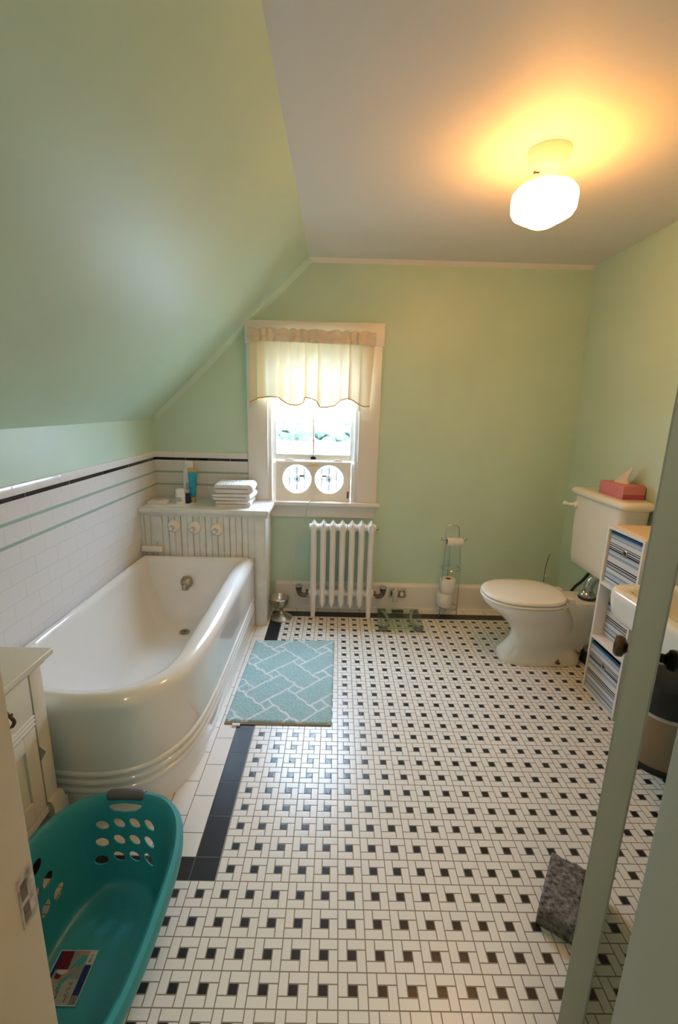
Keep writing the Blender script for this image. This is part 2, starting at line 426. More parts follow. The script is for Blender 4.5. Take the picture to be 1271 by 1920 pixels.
def sash(y0, z0, z1, nm):
    s = MB(); a, b = OX0 + .016, OX1 - .016
    s.box(a, a + .036, y0, y0 + .03, z0, z1, .003).box(b - .036, b, y0, y0 + .03, z0, z1, .003)
    s.box(a + .0362, b - .0362, y0 + .001, y0 + .029, z0, z0 + .042, .002).box(a + .0362, b - .0362, y0 + .001, y0 + .029, z1 - .036, z1, .002)
    xm = (a + b) / 2
    s.box(xm - .007, xm + .007, y0 + .006, y0 + .026, z0 + .04, z1 - .034, .002)
    o = obj(nm, s, M['trim'], win)
    obj('pane', MB().box(a + .03, xm - .004, y0 + .014, y0 + .017, z0 + .036, z1 - .03), M['pane'], o, smooth=0)
    obj('pane', MB().box(xm + .004, b - .03, y0 + .014, y0 + .017, z0 + .036, z1 - .03), M['pane'], o, smooth=0)
    return o
lo = sash(YW + .045, 1.098, 1.62, 'lower_sash')
sash(YW + .088, 1.30, 1.85, 'upper_sash')
obj('sash_lift', MB().box(-.256, -.220, YW + .030, YW + .046, 1.106, 1.124, .003).lathe([(.010, 0), (.011, .006), (.006, .012)], (-.238, YW + .04, 1.120), n=12), M['blackm'], lo)

# ------------------------------------------------------------------ door, seen edge-on
DH = Vector((.337, -.52, 0)); dd = Vector((.614, .790, 0)).normalized(); dn = Vector((dd.y, -dd.x, 0))
def dt(v): return DH + dd * v.x + dn * v.y + Vector((0, 0, v.z))
door = MB().box(0, .70, 0, .037, .015, 2.02, .006, tf=dt, seg=3)
do = struct('door_1', door, M['door'])
rm = Matrix((( -dn.x, dd.x, 0), (-dn.y, dd.y, 0), (0, 0, 1)))
def knob(sgn, y0, m1, nm):
    ax = dn * sgn; u = dd; rot = Matrix(((u.x, 0, ax.x), (u.y, 0, ax.y), (0, 1, 0)))
    c0 = dt(Vector((.645, y0, .862)))
    k = MB().lathe([(.0, 0), (.025, 0), (.025, .003), (.016, .006), (.012, .010), (.012, .022), (.017, .026), (.026, .030), (.029, .037), (.029, .045), (.024, .052), (.0, .055)], c0, rot=rot, n=28)
    obj(nm, k, m1, do)
knob(-1, 0, M['bronze'], 'knob'); knob(1, .037, M['blackm'], 'knob')

# ------------------------------------------------------------------ bathtub
def plan(seg_n, back, right, arc, left):
    out = []
    for s, k in zip((back, right, arc, left), seg_n):
        out += resample([(a, b, 0) for a, b in s], k + 1)[:-1]
    return out
SN = (14, 30, 46, 22)
YB = 1.736
def tub_outline(kind):
    if kind == 'outer':
        arc = spline([(-.592, .76, 0), (-.597, .62, 0), (-.612, .495, 0), (-.645, .39, 0), (-.705, .305, 0), (-.785, .256, 0), (-.88, .237, 0), (-.98, .238, 0), (-1.075, .251, 0), (-1.16, .280, 0), (-1.24, .335, 0), (-1.30, .415, 0), (-1.331, .53, 0)], 6)
        return plan(SN, [(-1.331, YB), (-.600, YB)], [(-.600, YB), (-.592, .76)], [(p.x, p.y) for p in arc], [(-1.331, .53), (-1.331, YB)])
    if kind == 'inner':
        arc = spline([(-.703, .80, 0), (-.703, .65, 0), (-.706, .535, 0), (-.730, .440, 0), (-.785, .372, 0), (-.855, .335, 0), (-.935, .319, 0), (-1.035, .324, 0), (-1.12, .352, 0), (-1.195, .405, 0), (-1.262, .50, 0), (-1.29, .64, 0)], 6)
        return plan(SN, [(-1.275, YB - .055), (-.74, YB - .055)], [(-.712, YB - .085), (-.703, .80)], [(p.x, p.y) for p in arc], [(-1.29, .64), (-1.285, YB - .085)])
    arc = spline([(-.815, .95, 0), (-.83, .79, 0), (-.88, .67, 0), (-.98, .61, 0), (-1.08, .65, 0), (-1.15, .77, 0), (-1.17, .95, 0)], 8)
    return plan(SN, [(-1.12, 1.605), (-.87, 1.605)], [(-.825, 1.56), (-.815, .95)], [(p.x, p.y) for p in arc], [(-1.17, .95), (-1.165, 1.56)])
po, pi_, pb = tub_outline('outer'), tub_outline('inner'), tub_outline('bottom')
cen = Vector((-.95, 1.05, 0))
def inset(pts, d):
    n = len(pts); o = []
    for i, q in enumerate(pts):
        t = (pts[(i + 1) % n] - pts[i - 1]).normalized(); nn = Vector((t.y, -t.x, 0))
        if nn.dot(cen - q) < 0: nn = -nn
        o.append(q + nn * d)
    return o
def at_z(pts, z): return [Vector((q.x, q.y, z)) for q in pts]
rings = []
base = inset(po, .026)
def face(z, bulge=0.0): rings.append(at_z(inset(po, .012 - .010 * (z / .41) ** 1.5 - bulge), z))
face(0)
face(.05)
for zr in (.125, .160, .195):
    for a in (-1, -.7, -.35, 0, .35, .7, 1): face(zr + a * .011, .008 * math.sqrt(max(0, 1 - a * a)))
face(.25); face(.33); face(.39); face(.42)
for k in range(13):                      # the rolled rim
    t = (PI / 2) * k / 12
    ring = []
    for a, b in zip(po, pi_):
        dv = (b - a); L = dv.length; dv.normalize(); w_ = min(L * .45, .048)
        c0 = a + dv * w_
        ring.append(Vector((c0.x - dv.x * w_ * math.cos(t), c0.y - dv.y * w_ * math.cos(t), .448 + .050 * math.sin(t))))
    rings.append(ring)
for k in range(1, 9):                    # over the rim and in
    t = k / 8; ring = []
    for a, b in zip(po, pi_):
        dv = (b - a); L = dv.length; dv.normalize(); w_ = min(L * .45, .048)
        q = a + dv * (w_ + (L - w_) * math.sin(t * PI / 2)); ring.append(Vector((q.x, q.y, .498 - .045 * (1 - math.cos(t * PI / 2)))))
    rings.append(ring)
for k in range(1, 17):                   # the inside, falling to a dished floor
    t = k / 16; h = t
    zz = .453 - (.453 - .085) * (1 - (1 - t) ** 1.55) if t < 1 else .085
    fr = t ** 1.35
    rings.append([Vector((a.x + (b.x - a.x) * fr, a.y + (b.y - a.y) * fr, zz)) for a, b in zip(pi_, pb)])
for k in range(1, 5):
    t = k / 5
    rings.append([Vector((b.x + (-1.0 - b.x) * t, b.y + (1.15 - b.y) * t * .9, .085 - .006 * math.sin(t * PI / 2))) for b in pb])
tub = thing('bathtub', 'white enamelled corner bathtub with rolled rim and ribbed curved apron', 'bathtub', (-.95, 1.0, 0))
obj('tub_shell', MB().loft(rings, cap0=False, cap1=True), M['enamel'], tub, smooth=50)
sp = MB().lathe([(0, -.012), (.036, -.012), (.040, -.004), (.040, .004), (.037, .014), (.028, .024), (.016, .029), (0, .030)], (-1.022, 1.650, .345), axis='-Y', n=32)
sp.lathe([(.020, 0), (.022, .010), (.019, .03), (.015, .04)], (-1.026, 1.626, .303), n=20)
so = obj('spout', sp, M['brass'], tub, smooth=40); so['label'] = 'dull metal bell-shaped spout'
dr = MB().lathe([(.0, .0), (.030, .0), (.031, .002), (.026, .004), (.022, .002), (0, .002)], (-.992, 1.475, .0885), n=28)
dro = obj('drain', dr, M['brass'], tub, smooth=40)
hs = MB()
for k in range(7):
    a = k * 2 * PI / 6; r_ = .013 if k < 6 else 0
    hs.lathe([(.0, .0), (.0042, .0), (.0042, .0006), (0, .0006)], (-.992 + r_ * math.cos(a), 1.475 + r_ * math.sin(a), .0907), n=8)
obj('drain_holes', hs, M['crack'], dro)

# ------------------------------------------------------------------ boxed plumbing ledge at the tub's end
LX0, LX1, LY0, LY1 = XL + .009, -.523, YB + .012, YW - .013
led = thing('tub_ledge', 'painted beadboard plumbing ledge at the far end of the bathtub', 'ledge', (-.93, 1.9, 0))
pts = []; xg = LX0 + .02; k = 0
front = [(LX0, LY0)]
while xg < -.61:
    dpt, wd = (.012, .0036) if k % 2 == 0 else (.006, .003)
    front += [(xg - wd, LY0), (xg, LY0 + dpt), (xg + wd, LY0)]; xg += .0395; k += 1
front += [(-.60, LY0), (-.60, LY0 + .025), (LX0, LY0 + .025)]
obj('beadboard', MB().prism(front, 'Z', 0, .772), M['board'], led, smooth=20)
obj('corner_post', MB().box(-.60, LX1, LY0 - .006, LY0 + .055, 0, .772, .008, seg=3).box(-.588, -.536, LY0 - .009, LY0 - .004, .03, .74, .003), M['board'], led)
obj('side_panel', MB().box(LX1 - .02, LX1 - .004, LY0 + .055, LY1, 0, .772, .002), M['board'], led)
obj('ledge_top', MB().box(LX0, -.499, LY0 - .036, LY1 + .0, .787, .812, .005, seg=3).prism([(LY0 - .022, .787), (LY0 - .018, .775), (LY0 - .006, .768), (LY0, .757), (LY0 + .02, .757), (LY0 + .02, .787)], 'X', LX0, -.512), M['board'], led)
obj('patch_board', MB().box(-1.258, -1.196, LY0 - .006, LY0 + .002, .585, .757, .001), M['board'], led)
obj('soap_shelf', MB().box(-1.328, -1.195, LY0 - .036, LY0 + .002, .522, .560, .006, seg=3), M['china'], led)

fh0 = thing('faucet_handle', 'leftmost of three white porcelain tap handles on beadboard', 'faucet handle', (-1.118, LY0, .690), 'porcelain tap handles on the beadboard')
obj('escutcheon', MB().lathe([(.043, 0), (.043, .004), (.038, .014), (.028, .022), (.014, .026), (0, .027)], (-1.118, LY0, .690), axis='-Y', n=32), M['china'], fh0, smooth=50)
st_ = obj('stem', MB().lathe([(.013, .022), (.013, .045), (.016, .052), (.015, .066), (0, .068)], (-1.118, LY0, .690), axis='-Y', n=20), M['china'], fh0, smooth=50)
st_ = obj('cap_ring', MB().lathe([(.0165, .060), (.0165, .067), (.0125, .070), (.0118, .067)], (-1.118, LY0, .690), axis='-Y', n=24, cap0=False, cap1=False), M['steel'], fh0, smooth=50)
dup(fh0, (-.985, LY0, .684), 'middle of three white porcelain tap handles on beadboard', 'porcelain tap handles on the beadboard')
dup(fh0, (-.842, LY0, .676), 'rightmost of three white porcelain tap handles on beadboard', 'porcelain tap handles on the beadboard')

ZT = .812
tr = thing('tray', 'flat white tray on the plumbing ledge under the toiletries', 'tray', (-1.17, 1.90, ZT))
obj('tray_base', MB().box(-1.322, -1.03, 1.775, 2.02, ZT, ZT + .004, .002), M['plastic'], tr)
tz = ZT + .004
sd = thing('soap_case', 'low white soap case with orange strip at left of tray', 'soap case', (-1.245, 1.86, tz))
obj('case_body', MB().box(-1.31, -1.185, 1.815, 1.90, tz, tz + .020, .006, seg=3).box(-1.30, -1.195, 1.825, 1.89, tz + .018, tz + .026, .004), M['plastic'], sd)
obj('orange_strip', MB().box(-1.282, -1.215, 1.835, 1.852, tz + .0255, tz + .028, .001), M['orange'], sd)
bt = thing('shampoo_bottle', 'tall white bottle behind the turquoise tube on the tray', 'bottle', (-1.085, 1.985, tz))
def sup(cx, cy, rx, ry, z, n=28, e=2.6):
    o = []
    for k in range(n):
        t = 2 * PI * k / n; c_, s_ = math.cos(t), math.sin(t)
        o.append(Vector((cx + rx * math.copysign(abs(c_) ** (2 / e), c_), cy + ry * math.copysign(abs(s_) ** (2 / e), s_), z)))
    return o
obj('bottle_body', MB().loft([sup(-1.085, 1.985, r1, r2, tz + h) for r1, r2, h in ((.030, .020, 0), (.034, .022, .006), (.036, .023, .08), (.037, .023, .16), (.034, .021, .20), (.030, .019, .222))]), M['plastic'], bt, smooth=60)
obj('bottle_cap', MB().loft([sup(-1.079, 1.985, r1, r2, tz + h) for r1, r2, h in ((.028, .019, .222), (.029, .020, .224), (.028, .019, .262), (.025, .017, .268))]), M['plastic'], bt, smooth=60)
obj('bottle_print', MB().box(-1.100, -1.072, 1.9602, 1.963, tz + .075, tz + .125), M['greyl'], bt)
tb = thing('lotion_tube', 'turquoise tube standing upside down on its gold cap', 'tube', (-1.045, 1.93, tz))
obj('tube_body', MB().loft([sup(-1.045 + dx, 1.93, r1, r2, tz + h, e=2.2) for dx, r1, r2, h in ((0, .021, .021, .034), (0, .0215, .021, .05), (.002, .024, .019, .10), (.004, .028, .012, .16), (.005, .031, .005, .205))]), M['blue'], tb, smooth=60)
obj('tube_end', MB().box(-1.072, -1.008, 1.925, 1.935, tz + .203, tz + .232, .002), M['gold'], tb)
obj('tube_cap', MB().lathe([(.0, 0), (.022, 0), (.023, .003), (.0225, .034), (.0, .034)], (-1.045, 1.93, tz), n=28), M['gold'], tb, smooth=50)
jr = thing('cream_jar', 'small white jar at the front of the tray', 'jar', (-1.108, 1.865, tz))
obj('jar_body', MB().lathe([(0, 0), (.030, 0), (.032, .004), (.032, .062), (.028, .07), (0, .07)], (-1.108, 1.865, tz), n=32), M['plastic'], jr, smooth=50)
obj('jar_lid', MB().lathe([(0, .07), (.027, .07), (.028, .074), (.028, .094), (.025, .098), (0, .098)], (-1.108, 1.865, tz), n=32), M['plastic'], jr, smooth=50)
obj('jar_print', MB().add([(-1.108 + .0324 * math.sin(t), 1.865 - .0324 * math.cos(t), tz + z) for z in (.018, .048) for t in [-.6 + .2 * k for k in range(7)]], [(k, k + 1, k + 8, k + 7) for k in range(6)]), M['greyl'], jr, recalc=False)
nv = thing('navy_bottle', 'small dark blue capped pot between jar and tube', 'pot', (-1.065, 1.885, tz))
obj('pot_body', MB().lathe([(0, 0), (.017, 0), (.018, .003), (.018, .045), (0, .045)], (-1.065, 1.885, tz), n=24), M['navy'], nv, smooth=50)
obj('pot_cap', MB().lathe([(0, .045), (.0165, .045), (.0165, .064), (.014, .067), (0, .067)], (-1.065, 1.885, tz), n=24), M['navy'], nv, smooth=50)

def towel(z0, h, x0, x1, y0, y1, label):
    t = h / 2; e = t * .10; prof = []
    def rib(x): return .0016 * math.sin(x * 330)
    N = 60; xr = x1 - t; xl = x0 + t * .4
    bot = [(xl + (xr - xl) * i / N, z0) for i in range(N + 1)]
    arc = [(xr + t * math.cos(a), z0 + t + t * math.sin(a)) for a in [-PI / 2 + PI * i / 12 for i in range(1, 12)]]
    top = [(xr + (xl - xr) * i / N, z0 + h + rib(xr + (xl - xr) * i / N) - .004 * (i / N) ** 3) for i in range(N + 1)]
    lt = [(xl - t * .38, z0 + h * .80), (xl - t * .30, z0 + t + e)]
    inn = [(xr - t * .2, z0 + t + e), (xr, z0 + t), (xr - t * .2, z0 + t - e)]
    lb = [(xl - t * .30, z0 + t - e), (xl - t * .38, z0 + h * .2)]
    poly = bot + arc + top + lt + inn + lb
    m = MB(); ny = 8
    rg = []
    for k in range(ny + 1):
        f = k / ny; y = y0 + (y1 - y0) * f; s = 1 - .05 * abs(2 * f - 1) ** 6; off = .006 * math.sin(3 * f + z0 * 50)
        rg.append([Vector(((a - (x0 + x1) / 2) * s + (x0 + x1) / 2 + off, y, z0 + (b - z0) * (1 - .10 * abs(2 * f - 1) ** 5))) for a, b in poly])
    m.loft(rg)
    return tag(obj('folded_towel', m, M['towel'], loc=((x0 + x1) / 2, (y0 + y1) / 2, z0), smooth=50), label, 'towel', 'folded white towels on the ledge')
towel(ZT, .046, -.868, -.625, 1.80, 2.01, 'lowest folded white towel of the stack on the ledge')
towel(ZT + .047, .046, -.878, -.620, 1.795, 2.015, 'middle folded white towel of the stack on the ledge')
towel(ZT + .094, .062, -.874, -.612, 1.80, 2.01, 'topmost ribbed white towel of the stack on the ledge')

# ------------------------------------------------------------------ window fan
fn = thing('window_fan', 'cream twin window fan filling the gap under the raised sash', 'fan', (-.238, YW + .04, .815))
FZ0, FZ1 = .8155, 1.092; fy0, fy1 = YW + .012, YW + .078; cz = .966; fr_ = .101; cxs = (-.351, -.123); FX0, FX1 = -.500, .030
hb = MB(); NS = 48
for cx_, xa, xb in ((cxs[0], FX0, -.237), (cxs[1], -.237, FX1)):
    circ, sq = [], []
    for k in range(NS):
        t = 2 * PI * (k + .5) / NS; c_, s_ = math.cos(t), math.sin(t)
        circ.append((cx_ + fr_ * c_, cz + fr_ * s_))
        sx = ((xb - cx_) if c_ > 0 else (cx_ - xa)) / max(abs(c_), 1e-6); sz = ((FZ1 - cz) if s_ > 0 else (cz - FZ0)) / max(abs(s_), 1e-6)
        r_ = min(sx, sz); sq.append((cx_ + r_ * c_, cz + r_ * s_))
    for cor in ((xa, FZ0), (xb, FZ0), (xa, FZ1), (xb, FZ1)):
        kk = min(range(NS), key=lambda q: (sq[q][0] - cor[0]) ** 2 + (sq[q][1] - cor[1]) ** 2); sq[kk] = cor
    rg = [[Vector((a, y, b)) for a, b in s] for s, y in ((sq, fy1), (sq, fy0), ([(cx_ + (a - cx_) * 1.05, cz + (b - cz) * 1.05) for a, b in circ], fy0), (circ, fy0 + .004), (circ, fy1), (sq, fy1))]
    hb.loft(rg, False, False)
for xa, xb, zc in ((FX0 + .05, FX0 + .14, 1), (FX1 - .14, FX1 - .05, 1)):
    hb.loft([[Vector((xa + (xb - xa) * (i / 12), y, FZ1 - .002 + .020 * math.sin(PI * i / 12))) for i in range(13)] for y in (fy0 + .012, fy0 + .022)], True, True)
obj('fan_housing', hb, M['fanp'], fn, smooth=40)
for xa, xb in ((-.528, -.503), (.033, .058)): obj('side_panel', MB().box(xa, xb, fy0 + .02, fy0 + .032, FZ0, FZ1 - .012, .003), M['fanp'], fn)
obj('badge', MB().box(-.275, -.200, fy0 - .002, fy0 + .001, 1.058, 1.082, .001), M['tan'], fn)
obj('control', MB().box(.004, .020, fy0 - .004, fy0 + .001, .835, .885, .002), M['greyp'], fn)
for cx_ in cxs:
    g = MB()
    for dx in (-.052, 0, .052):
        hh = math.sqrt(fr_ ** 2 - dx * dx); g.box(cx_ + dx - .0018, cx_ + dx + .0018, fy0 + .009, fy0 + .0125, cz - hh, cz + hh)
    g.lathe([(.0, 0), (.007, 0), (.007, .004), (0, .005)], (cx_, fy0 + .010, cz), axis='-Y', n=16)
    obj('grille', g, M['greyp'], fn, smooth=30)
    bl = MB().lathe([(0, .012), (.024, .012), (.026, .006), (.026, -.012), (0, -.012)], (cx_, fy0 + .04, cz), axis='-Y', n=24)
    for k in range(4):
        a0 = k * PI / 2 + .5; rows = []
        for i in range(7):
            r_ = .022 + .070 * i / 6; wd = (.45 + .25 * math.sin(PI * i / 6)) ; rows.append([Vector((cx_ + r_ * math.cos(a0 + wd * s), fy0 + .04 + .010 * s, cz + r_ * math.sin(a0 + wd * s))) for s in (-1, -.5, 0, .5, 1)])
        bl.loft(rows, False, False, closed=False); bl.loft([[v + Vector((0, .0015, 0)) for v in r] for r in rows], False, False, closed=False)
    obj('fan_blades', bl, M['blade'], fn, smooth=50, recalc=False)
    sgn = 1 if cx_ < -.2 else -1
    obj('warning_label', MB().box(cx_ + (.018 if sgn > 0 else -.050), cx_ + (.050 if sgn > 0 else -.018), fy0 + .008, fy0 + .010, cz + .017, cz + .029), M['greyp'], fn)
obj('power_cord', MB().tube(spline([(-.25, fy0 + .004, .822), (-.262, YW - .068, .818), (-.268, YW - .067, .79), (-.285, YW - .045, .70), (-.33, YW - .04, .50), (-.376, YW - .04, .34), (-.386, YW - .03, .26), (-.388, YW - .028, .20)], 6), .0035, 8), M['cord'], fn)

# ------------------------------------------------------------------ curtain valance
cu = thing('curtain_valance', 'short cream valance with scalloped gold braid and fringe over the window', 'curtain', (-.245, 1.995, 1.91))
hem = [(-.662, 1.484), (-.656, 1.488), (-.594, 1.518), (-.521, 1.527), (-.463, 1.521), (-.442, 1.501), (-.398, 1.477), (-.34, 1.475), (-.304, 1.487), (-.293, 1.526), (-.253, 1.52), (-.217, 1.507), (-.202, 1.482), (-.195, 1.465), (-.144, 1.466), (-.093, 1.478), (-.058, 1.511), (-.011, 1.526), (.029, 1.513), (.067, 1.489), (.096, 1.476), (.135, 1.480)]
def hemz(x):
    for (a, za), (b, zb) in zip(hem, hem[1:]):
        if a <= x <= b: return za + (zb - za) * (x - a) / (b - a)
    return hem[0][1] if x < hem[0][0] else hem[-1][1]
folds = [(-.605, .016, .018, 1.3), (-.540, .006, .03, .5), (-.458, .020, .014, 1.7), (-.392, .012, .012, 1.5), (-.340, .006, .018, .6), (-.292, .018, .012, 1.9), (-.208, .020, .015, 2.0), (-.120, .006, .03, .5), (-.060, .008, .02, .7), (-.004, .018, .013, 1.8), (.070, .008, .03, .8)]
def fold(x, k=1.0):
    """cloth gathered into soft pleats that lap over themselves"""
    xx, yy = x, 1.998
    for i, (c_, a, w_, q) in enumerate(folds):
        u = (x - c_) / w_; g = u * math.exp(-u * u)
        xx -= q * w_ * g * k; yy -= a * 2.0 * g * k
    return xx, yy
NX, NZ = 420, 30
rows = []
for j in range(NZ + 1):
    f = j / NZ; row = []
    for i in range(NX + 1):
        s_ = i / NX; xa, xb_ = -.652 + .812 * s_, -.660 + .797 * s_
        k = .30 + .75 * min(1, f * 1.6)
        x0 = xa + (xb_ - xa) * f; x, y = fold(x0, k)
        row.append(Vector((x, y, 1.885 + (hemz(x) - 1.885) * f)))
    rows.append(row)
obj('cloth', MB().loft(rows, False, False, closed=False), M['curtain'], cu, smooth=60, recalc=False)
rows = []
for j in range(11):
    f = j / 10; row = []
    for i in range(241):
        s = i / 240; x = -.656 + .818 * s
        am = .010 + .006 * math.sin(x * 31) ; ph = math.sin(x * 95 + 2.2 * math.sin(x * 23))
        pinch = math.exp(-((f - .42) / .14) ** 2)
        puff = (1 - pinch * .8)
        ztop = 1.944 + .014 * abs(math.sin(x * 38 + 1.2 * math.sin(x * 17))) - .008 * s
        z = 1.872 - .012 * s + (ztop - 1.872 + .012 * s) * f
        y = 1.985 - puff * (.012 + am * ph * .8) if f < .98 else 1.990
        row.append(Vector((x, y, z)))
    rows.append(row)
obj('ruffled_header', MB().loft(rows, False, False, closed=False), M['ruffle'], cu, smooth=60, recalc=False)
obj('curtain_rod', MB().tube([(-.672, 2.022, 1.904), (-.670, 1.99, 1.904), (.165, 1.99, 1.893), (.167, 2.022, 1.893)], .005, 8), M['trim'], cu)
hp = []
for i in range(321):
    x, y = fold(-.660 + .797 * i / 320, 1.05); hp.append(Vector((x, y - .003, hemz(x))))
hp = [q for k, q in enumerate(hp) if k == 0 or (q - hp[k - 1]).length > .0008]
obj('gold_braid', MB().tube(hp, .0042, 6), M['rtrim'], cu)
fg = MB()
for i in range(110):
    x = -.658 + .792 * i / 109; z = hemz(x) - .002; y = fold(x, 1.05)[1] - .002; x = fold(x, 1.05)[0]; z = hemz(x) - .002; L = .038 + R.uniform(-.004, .004); dx = R.uniform(-.003, .003)
    fg.tube([(x, y, z), (x + dx * .5, y, z - L * .6), (x + dx, y, z - L)], .0015, 4)
fo = obj('fringe', fg, M['fringe'], cu, smooth=0); fo['kind'] = 'stuff'

# ------------------------------------------------------------------ radiator
RX0, RP, RY0, RY1 = -.218, .0662, 1.880, 1.995
ra = thing('radiator', 'white cast iron column radiator under the window', 'radiator', (-.02, 1.94, 0))
def section(i):
    xc = RX0 + RP * i; m = MB(); end = i in (0, 6)
    yc = (RY0 + RY1) / 2
    def pent(y0, y1, z0, z1, hw, peak, up=True):
        s = 1 if up else -1
        poly = [(xc - hw, z0), (xc + hw, z0), (xc + hw, z1), (xc, z1 + s * peak), (xc - hw, z1)]
        m.prism(poly, 'Y', y0, y1)
    for k, (yy, ry) in enumerate(((RY0 + .020, .019), (RY1 - .020, .019))):
        rg = []
        zz0 = .004 if end else .098
        hs_ = [(zz0, .78 if end else 1.0), (.13, 1.0), (.20, 1.0), (.50, 1.0), (.62, 1.0), (.66, 1.05)]
        for z, sc in hs_:
            rg.append([Vector((xc + .0212 * sc * math.cos(t), yy + ry * sc * math.sin(t), z)) for t in [PI / 8 + k2 * PI / 4 for k2 in range(8)]])
        if not end:
            rg.insert(0, [Vector((xc + .0212 * .15 * math.cos(t), yy + ry * .5 * math.sin(t), .072)) for t in [PI / 8 + k2 * PI / 4 for k2 in range(8)]])
        m.loft(rg)
    # headers with a pitched crown
    rg = []
    for y, s in ((RY0 - .002, .55), (RY0 + .006, .9), (RY0 + .03, 1), (RY1 - .03, 1), (RY1 - .006, .9), (RY1 + .002, .55)):
        pk = .706 - (1 - s) * .10
        rg.append([Vector((xc + dx * s, y, z)) for dx, z in ((-.0205, .630), (.0205, .630), (.025, .662), (.019, .678), (.008, pk - .012), (0, pk), (-.008, pk - .012), (-.019, .678), (-.025, .662))])
    m.loft(rg)
    m.prism([(xc - .017, .205), (xc - .019, .17), (xc - .017, .135), (xc, .115), (xc + .017, .135), (xc + .019, .17), (xc + .017, .205)], 'Y', RY0 + .012, RY1 - .012)
    for z, r_ in ((.655, .024), (.170, .026)):
        m.lathe([(r_, -.0325), (r_ * 1.12, -.02), (r_ * 1.12, .02), (r_, .0325)], (xc, yc, z), axis='X', n=20)
    return obj('section', m, M['rad'], ra, smooth=40)
for i in range(7): section(i)
def valve(xs, sgn):
    m = MB(); yy = 1.937
    m.tube([(xs, yy, .17), (xs + sgn * .028, yy, .17)], [.021, .019], 14)
    m.tube(spline([(xs + sgn * .025, yy, .150), (xs + sgn * .055, yy, .150), (xs + sgn * .075, yy, .168), (xs + sgn * .078, yy, .195)], 5), [.017] * 16, 14)
    m.lathe([(.020, .185), (.022, .19), (.022, .200), (.012, .206), (.008, .215)], (xs + sgn * .078, yy, 0), n=16)
    m.tube([(xs + sgn * .078, yy, .178), (xs + sgn * .078, YW - .018, .170)], .012, 12)
    o = obj('valve', m, M['tin'], ra, smooth=40)
    obj('valve_handle', MB().lathe([(.0, .214), (.024, .214), (.026, .219), (.024, .224), (0, .226)], (xs + sgn * .078, yy, 0), n=14), M['steel'], o, smooth=40)
valve(RX0 - .026, -1)
valve(RX0 + RP * 6 + .026, 1)
obj('air_vent', MB().lathe([(.010, 0), (.012, .01), (.010, .022), (0, .024)], (RX0 + RP * 6 + .03, 1.937, .655), axis='X', n=14), M['brass'], ra)

# ------------------------------------------------------------------ small things along the back wall
pbw = thing('pedestal_bowl', 'tarnished metal pedestal bowl standing left of the radiator', 'bowl', (-.445, 1.875, 0))
obj('bowl_cup', MB().lathe([(0, .072), (.020, .072), (.042, .082), (.060, .105), (.068, .140), (.071, .148), (.068, .150), (.064, .141), (.055, .108), (.036, .090), (0, .085)], (-.455, 1.885, 0), n=36), M['steel'], pbw, smooth=50)
obj('bowl_foot', MB().lathe([(.078, 0), (.078, .004), (.066, .012), (.045, .026), (.022, .037), (.012, .046), (.010, .062), (.016, .072), (0, .073)], (-.440, 1.872, 0), n=36), M['steel'], pbw, smooth=50)

sc_ = thing('bathroom_scale', 'clear glass bathroom scale with grey feet beside the radiator', 'scale', (.40, 1.85, 0))
gl = [(.232, 1.686), (.548, 1.690), (.562, 2.006), (.250, 2.012)]
def rrect(poly, r, n=6):
    o = []; k = len(poly)
    for i in range(k):
        a, b, c_ = Vector(poly[i - 1]), Vector(poly[i]), Vector(poly[(i + 1) % k])
        u = (a - b).normalized(); w_ = (c_ - b).normalized()
        p0, p1 = b + u * r, b + w_ * r
        for j in range(n + 1):
            t = j / n; o.append(((1 - t) ** 2 * p0 + 2 * t * (1 - t) * b + t * t * p1))
    return [(q.x, q.y) for q in o]
obj('glass_plate', MB().prism(rrect(gl, .012), 'Z', .024, .031), M['scaleg'], sc_, smooth=30)
for (x, y) in gl:
    sx = 1 if x < .4 else -1; sy = 1 if y < 1.85 else -1
    f_ = MB().box(min(x + sx * .008, x + sx * .066), max(x + sx * .008, x + sx * .066), min(y + sy * .006, y + sy * .046), max(y + sy * .006, y + sy * .046), .004, .024, .006, seg=3)
    f_.lathe([(.02, 0), (.022, .002), (.02, .005)], (x + sx * .036, y + sy * .026, 0), n=16)
    obj('foot', f_, M['greyp'], sc_)
for sx in (.30, .497):
    s = 1 if sx < .4 else -1
    obj('arm', MB().tube(spline([(sx - s * .03, 1.72, .018), (sx + s * .012, 1.78, .018), (sx + s * .016, 1.86, .018), (sx, 1.94, .018), (sx - s * .02, 1.985, .018)], 5), [.010] * 21, 8), M['steel'], sc_)
obj('display', MB().box(.360, .445, 1.965, 1.995, .012, .0238, .002), M['lcd'], sc_)

tpx, tpy = .765, 1.968
ts = thing('toilet_paper_stand', 'chrome wire toilet paper stand against the back wall', 'toilet paper stand', (tpx, tpy, 0))
rw = .0032; ring = lambda r_, z, cx_=tpx, cy_=tpy: [(cx_ + r_ * math.cos(2 * PI * k / 32), cy_ + r_ * math.sin(2 * PI * k / 32), z) for k in range(32)]
for (x, y) in ((.702, 1.944), (.826, 1.944), (tpx, 2.035)):
    xt = x + (tpx - .018 - x) * .18
    obj('rod', MB().tube([(x, y, .004), (x, y, .30), (xt, y + (1.975 - y) * .2, .585)], rw, 8).lathe([(0, 0), (.006, 0), (.006, .006), (.003, .009)], (x, y, 0), n=10), M['chrome'], ts)
obj('lower_ring', MB().tube(ring(.067, .070), rw, 8, closed=True), M['chrome'], ts)
obj('upper_ring', MB().tube(ring(.067, .365), rw, 8, closed=True), M['chrome'], ts)
obj('carry_loop', MB().tube(spline([(.706, 1.951, .58), (.704, 1.951, .66), (.718, 1.951, .683), (.748, 1.951, .688), (.780, 1.951, .683), (.796, 1.951, .655), (.798, 1.951, .585)], 6), rw, 8), M['chrome'], ts)
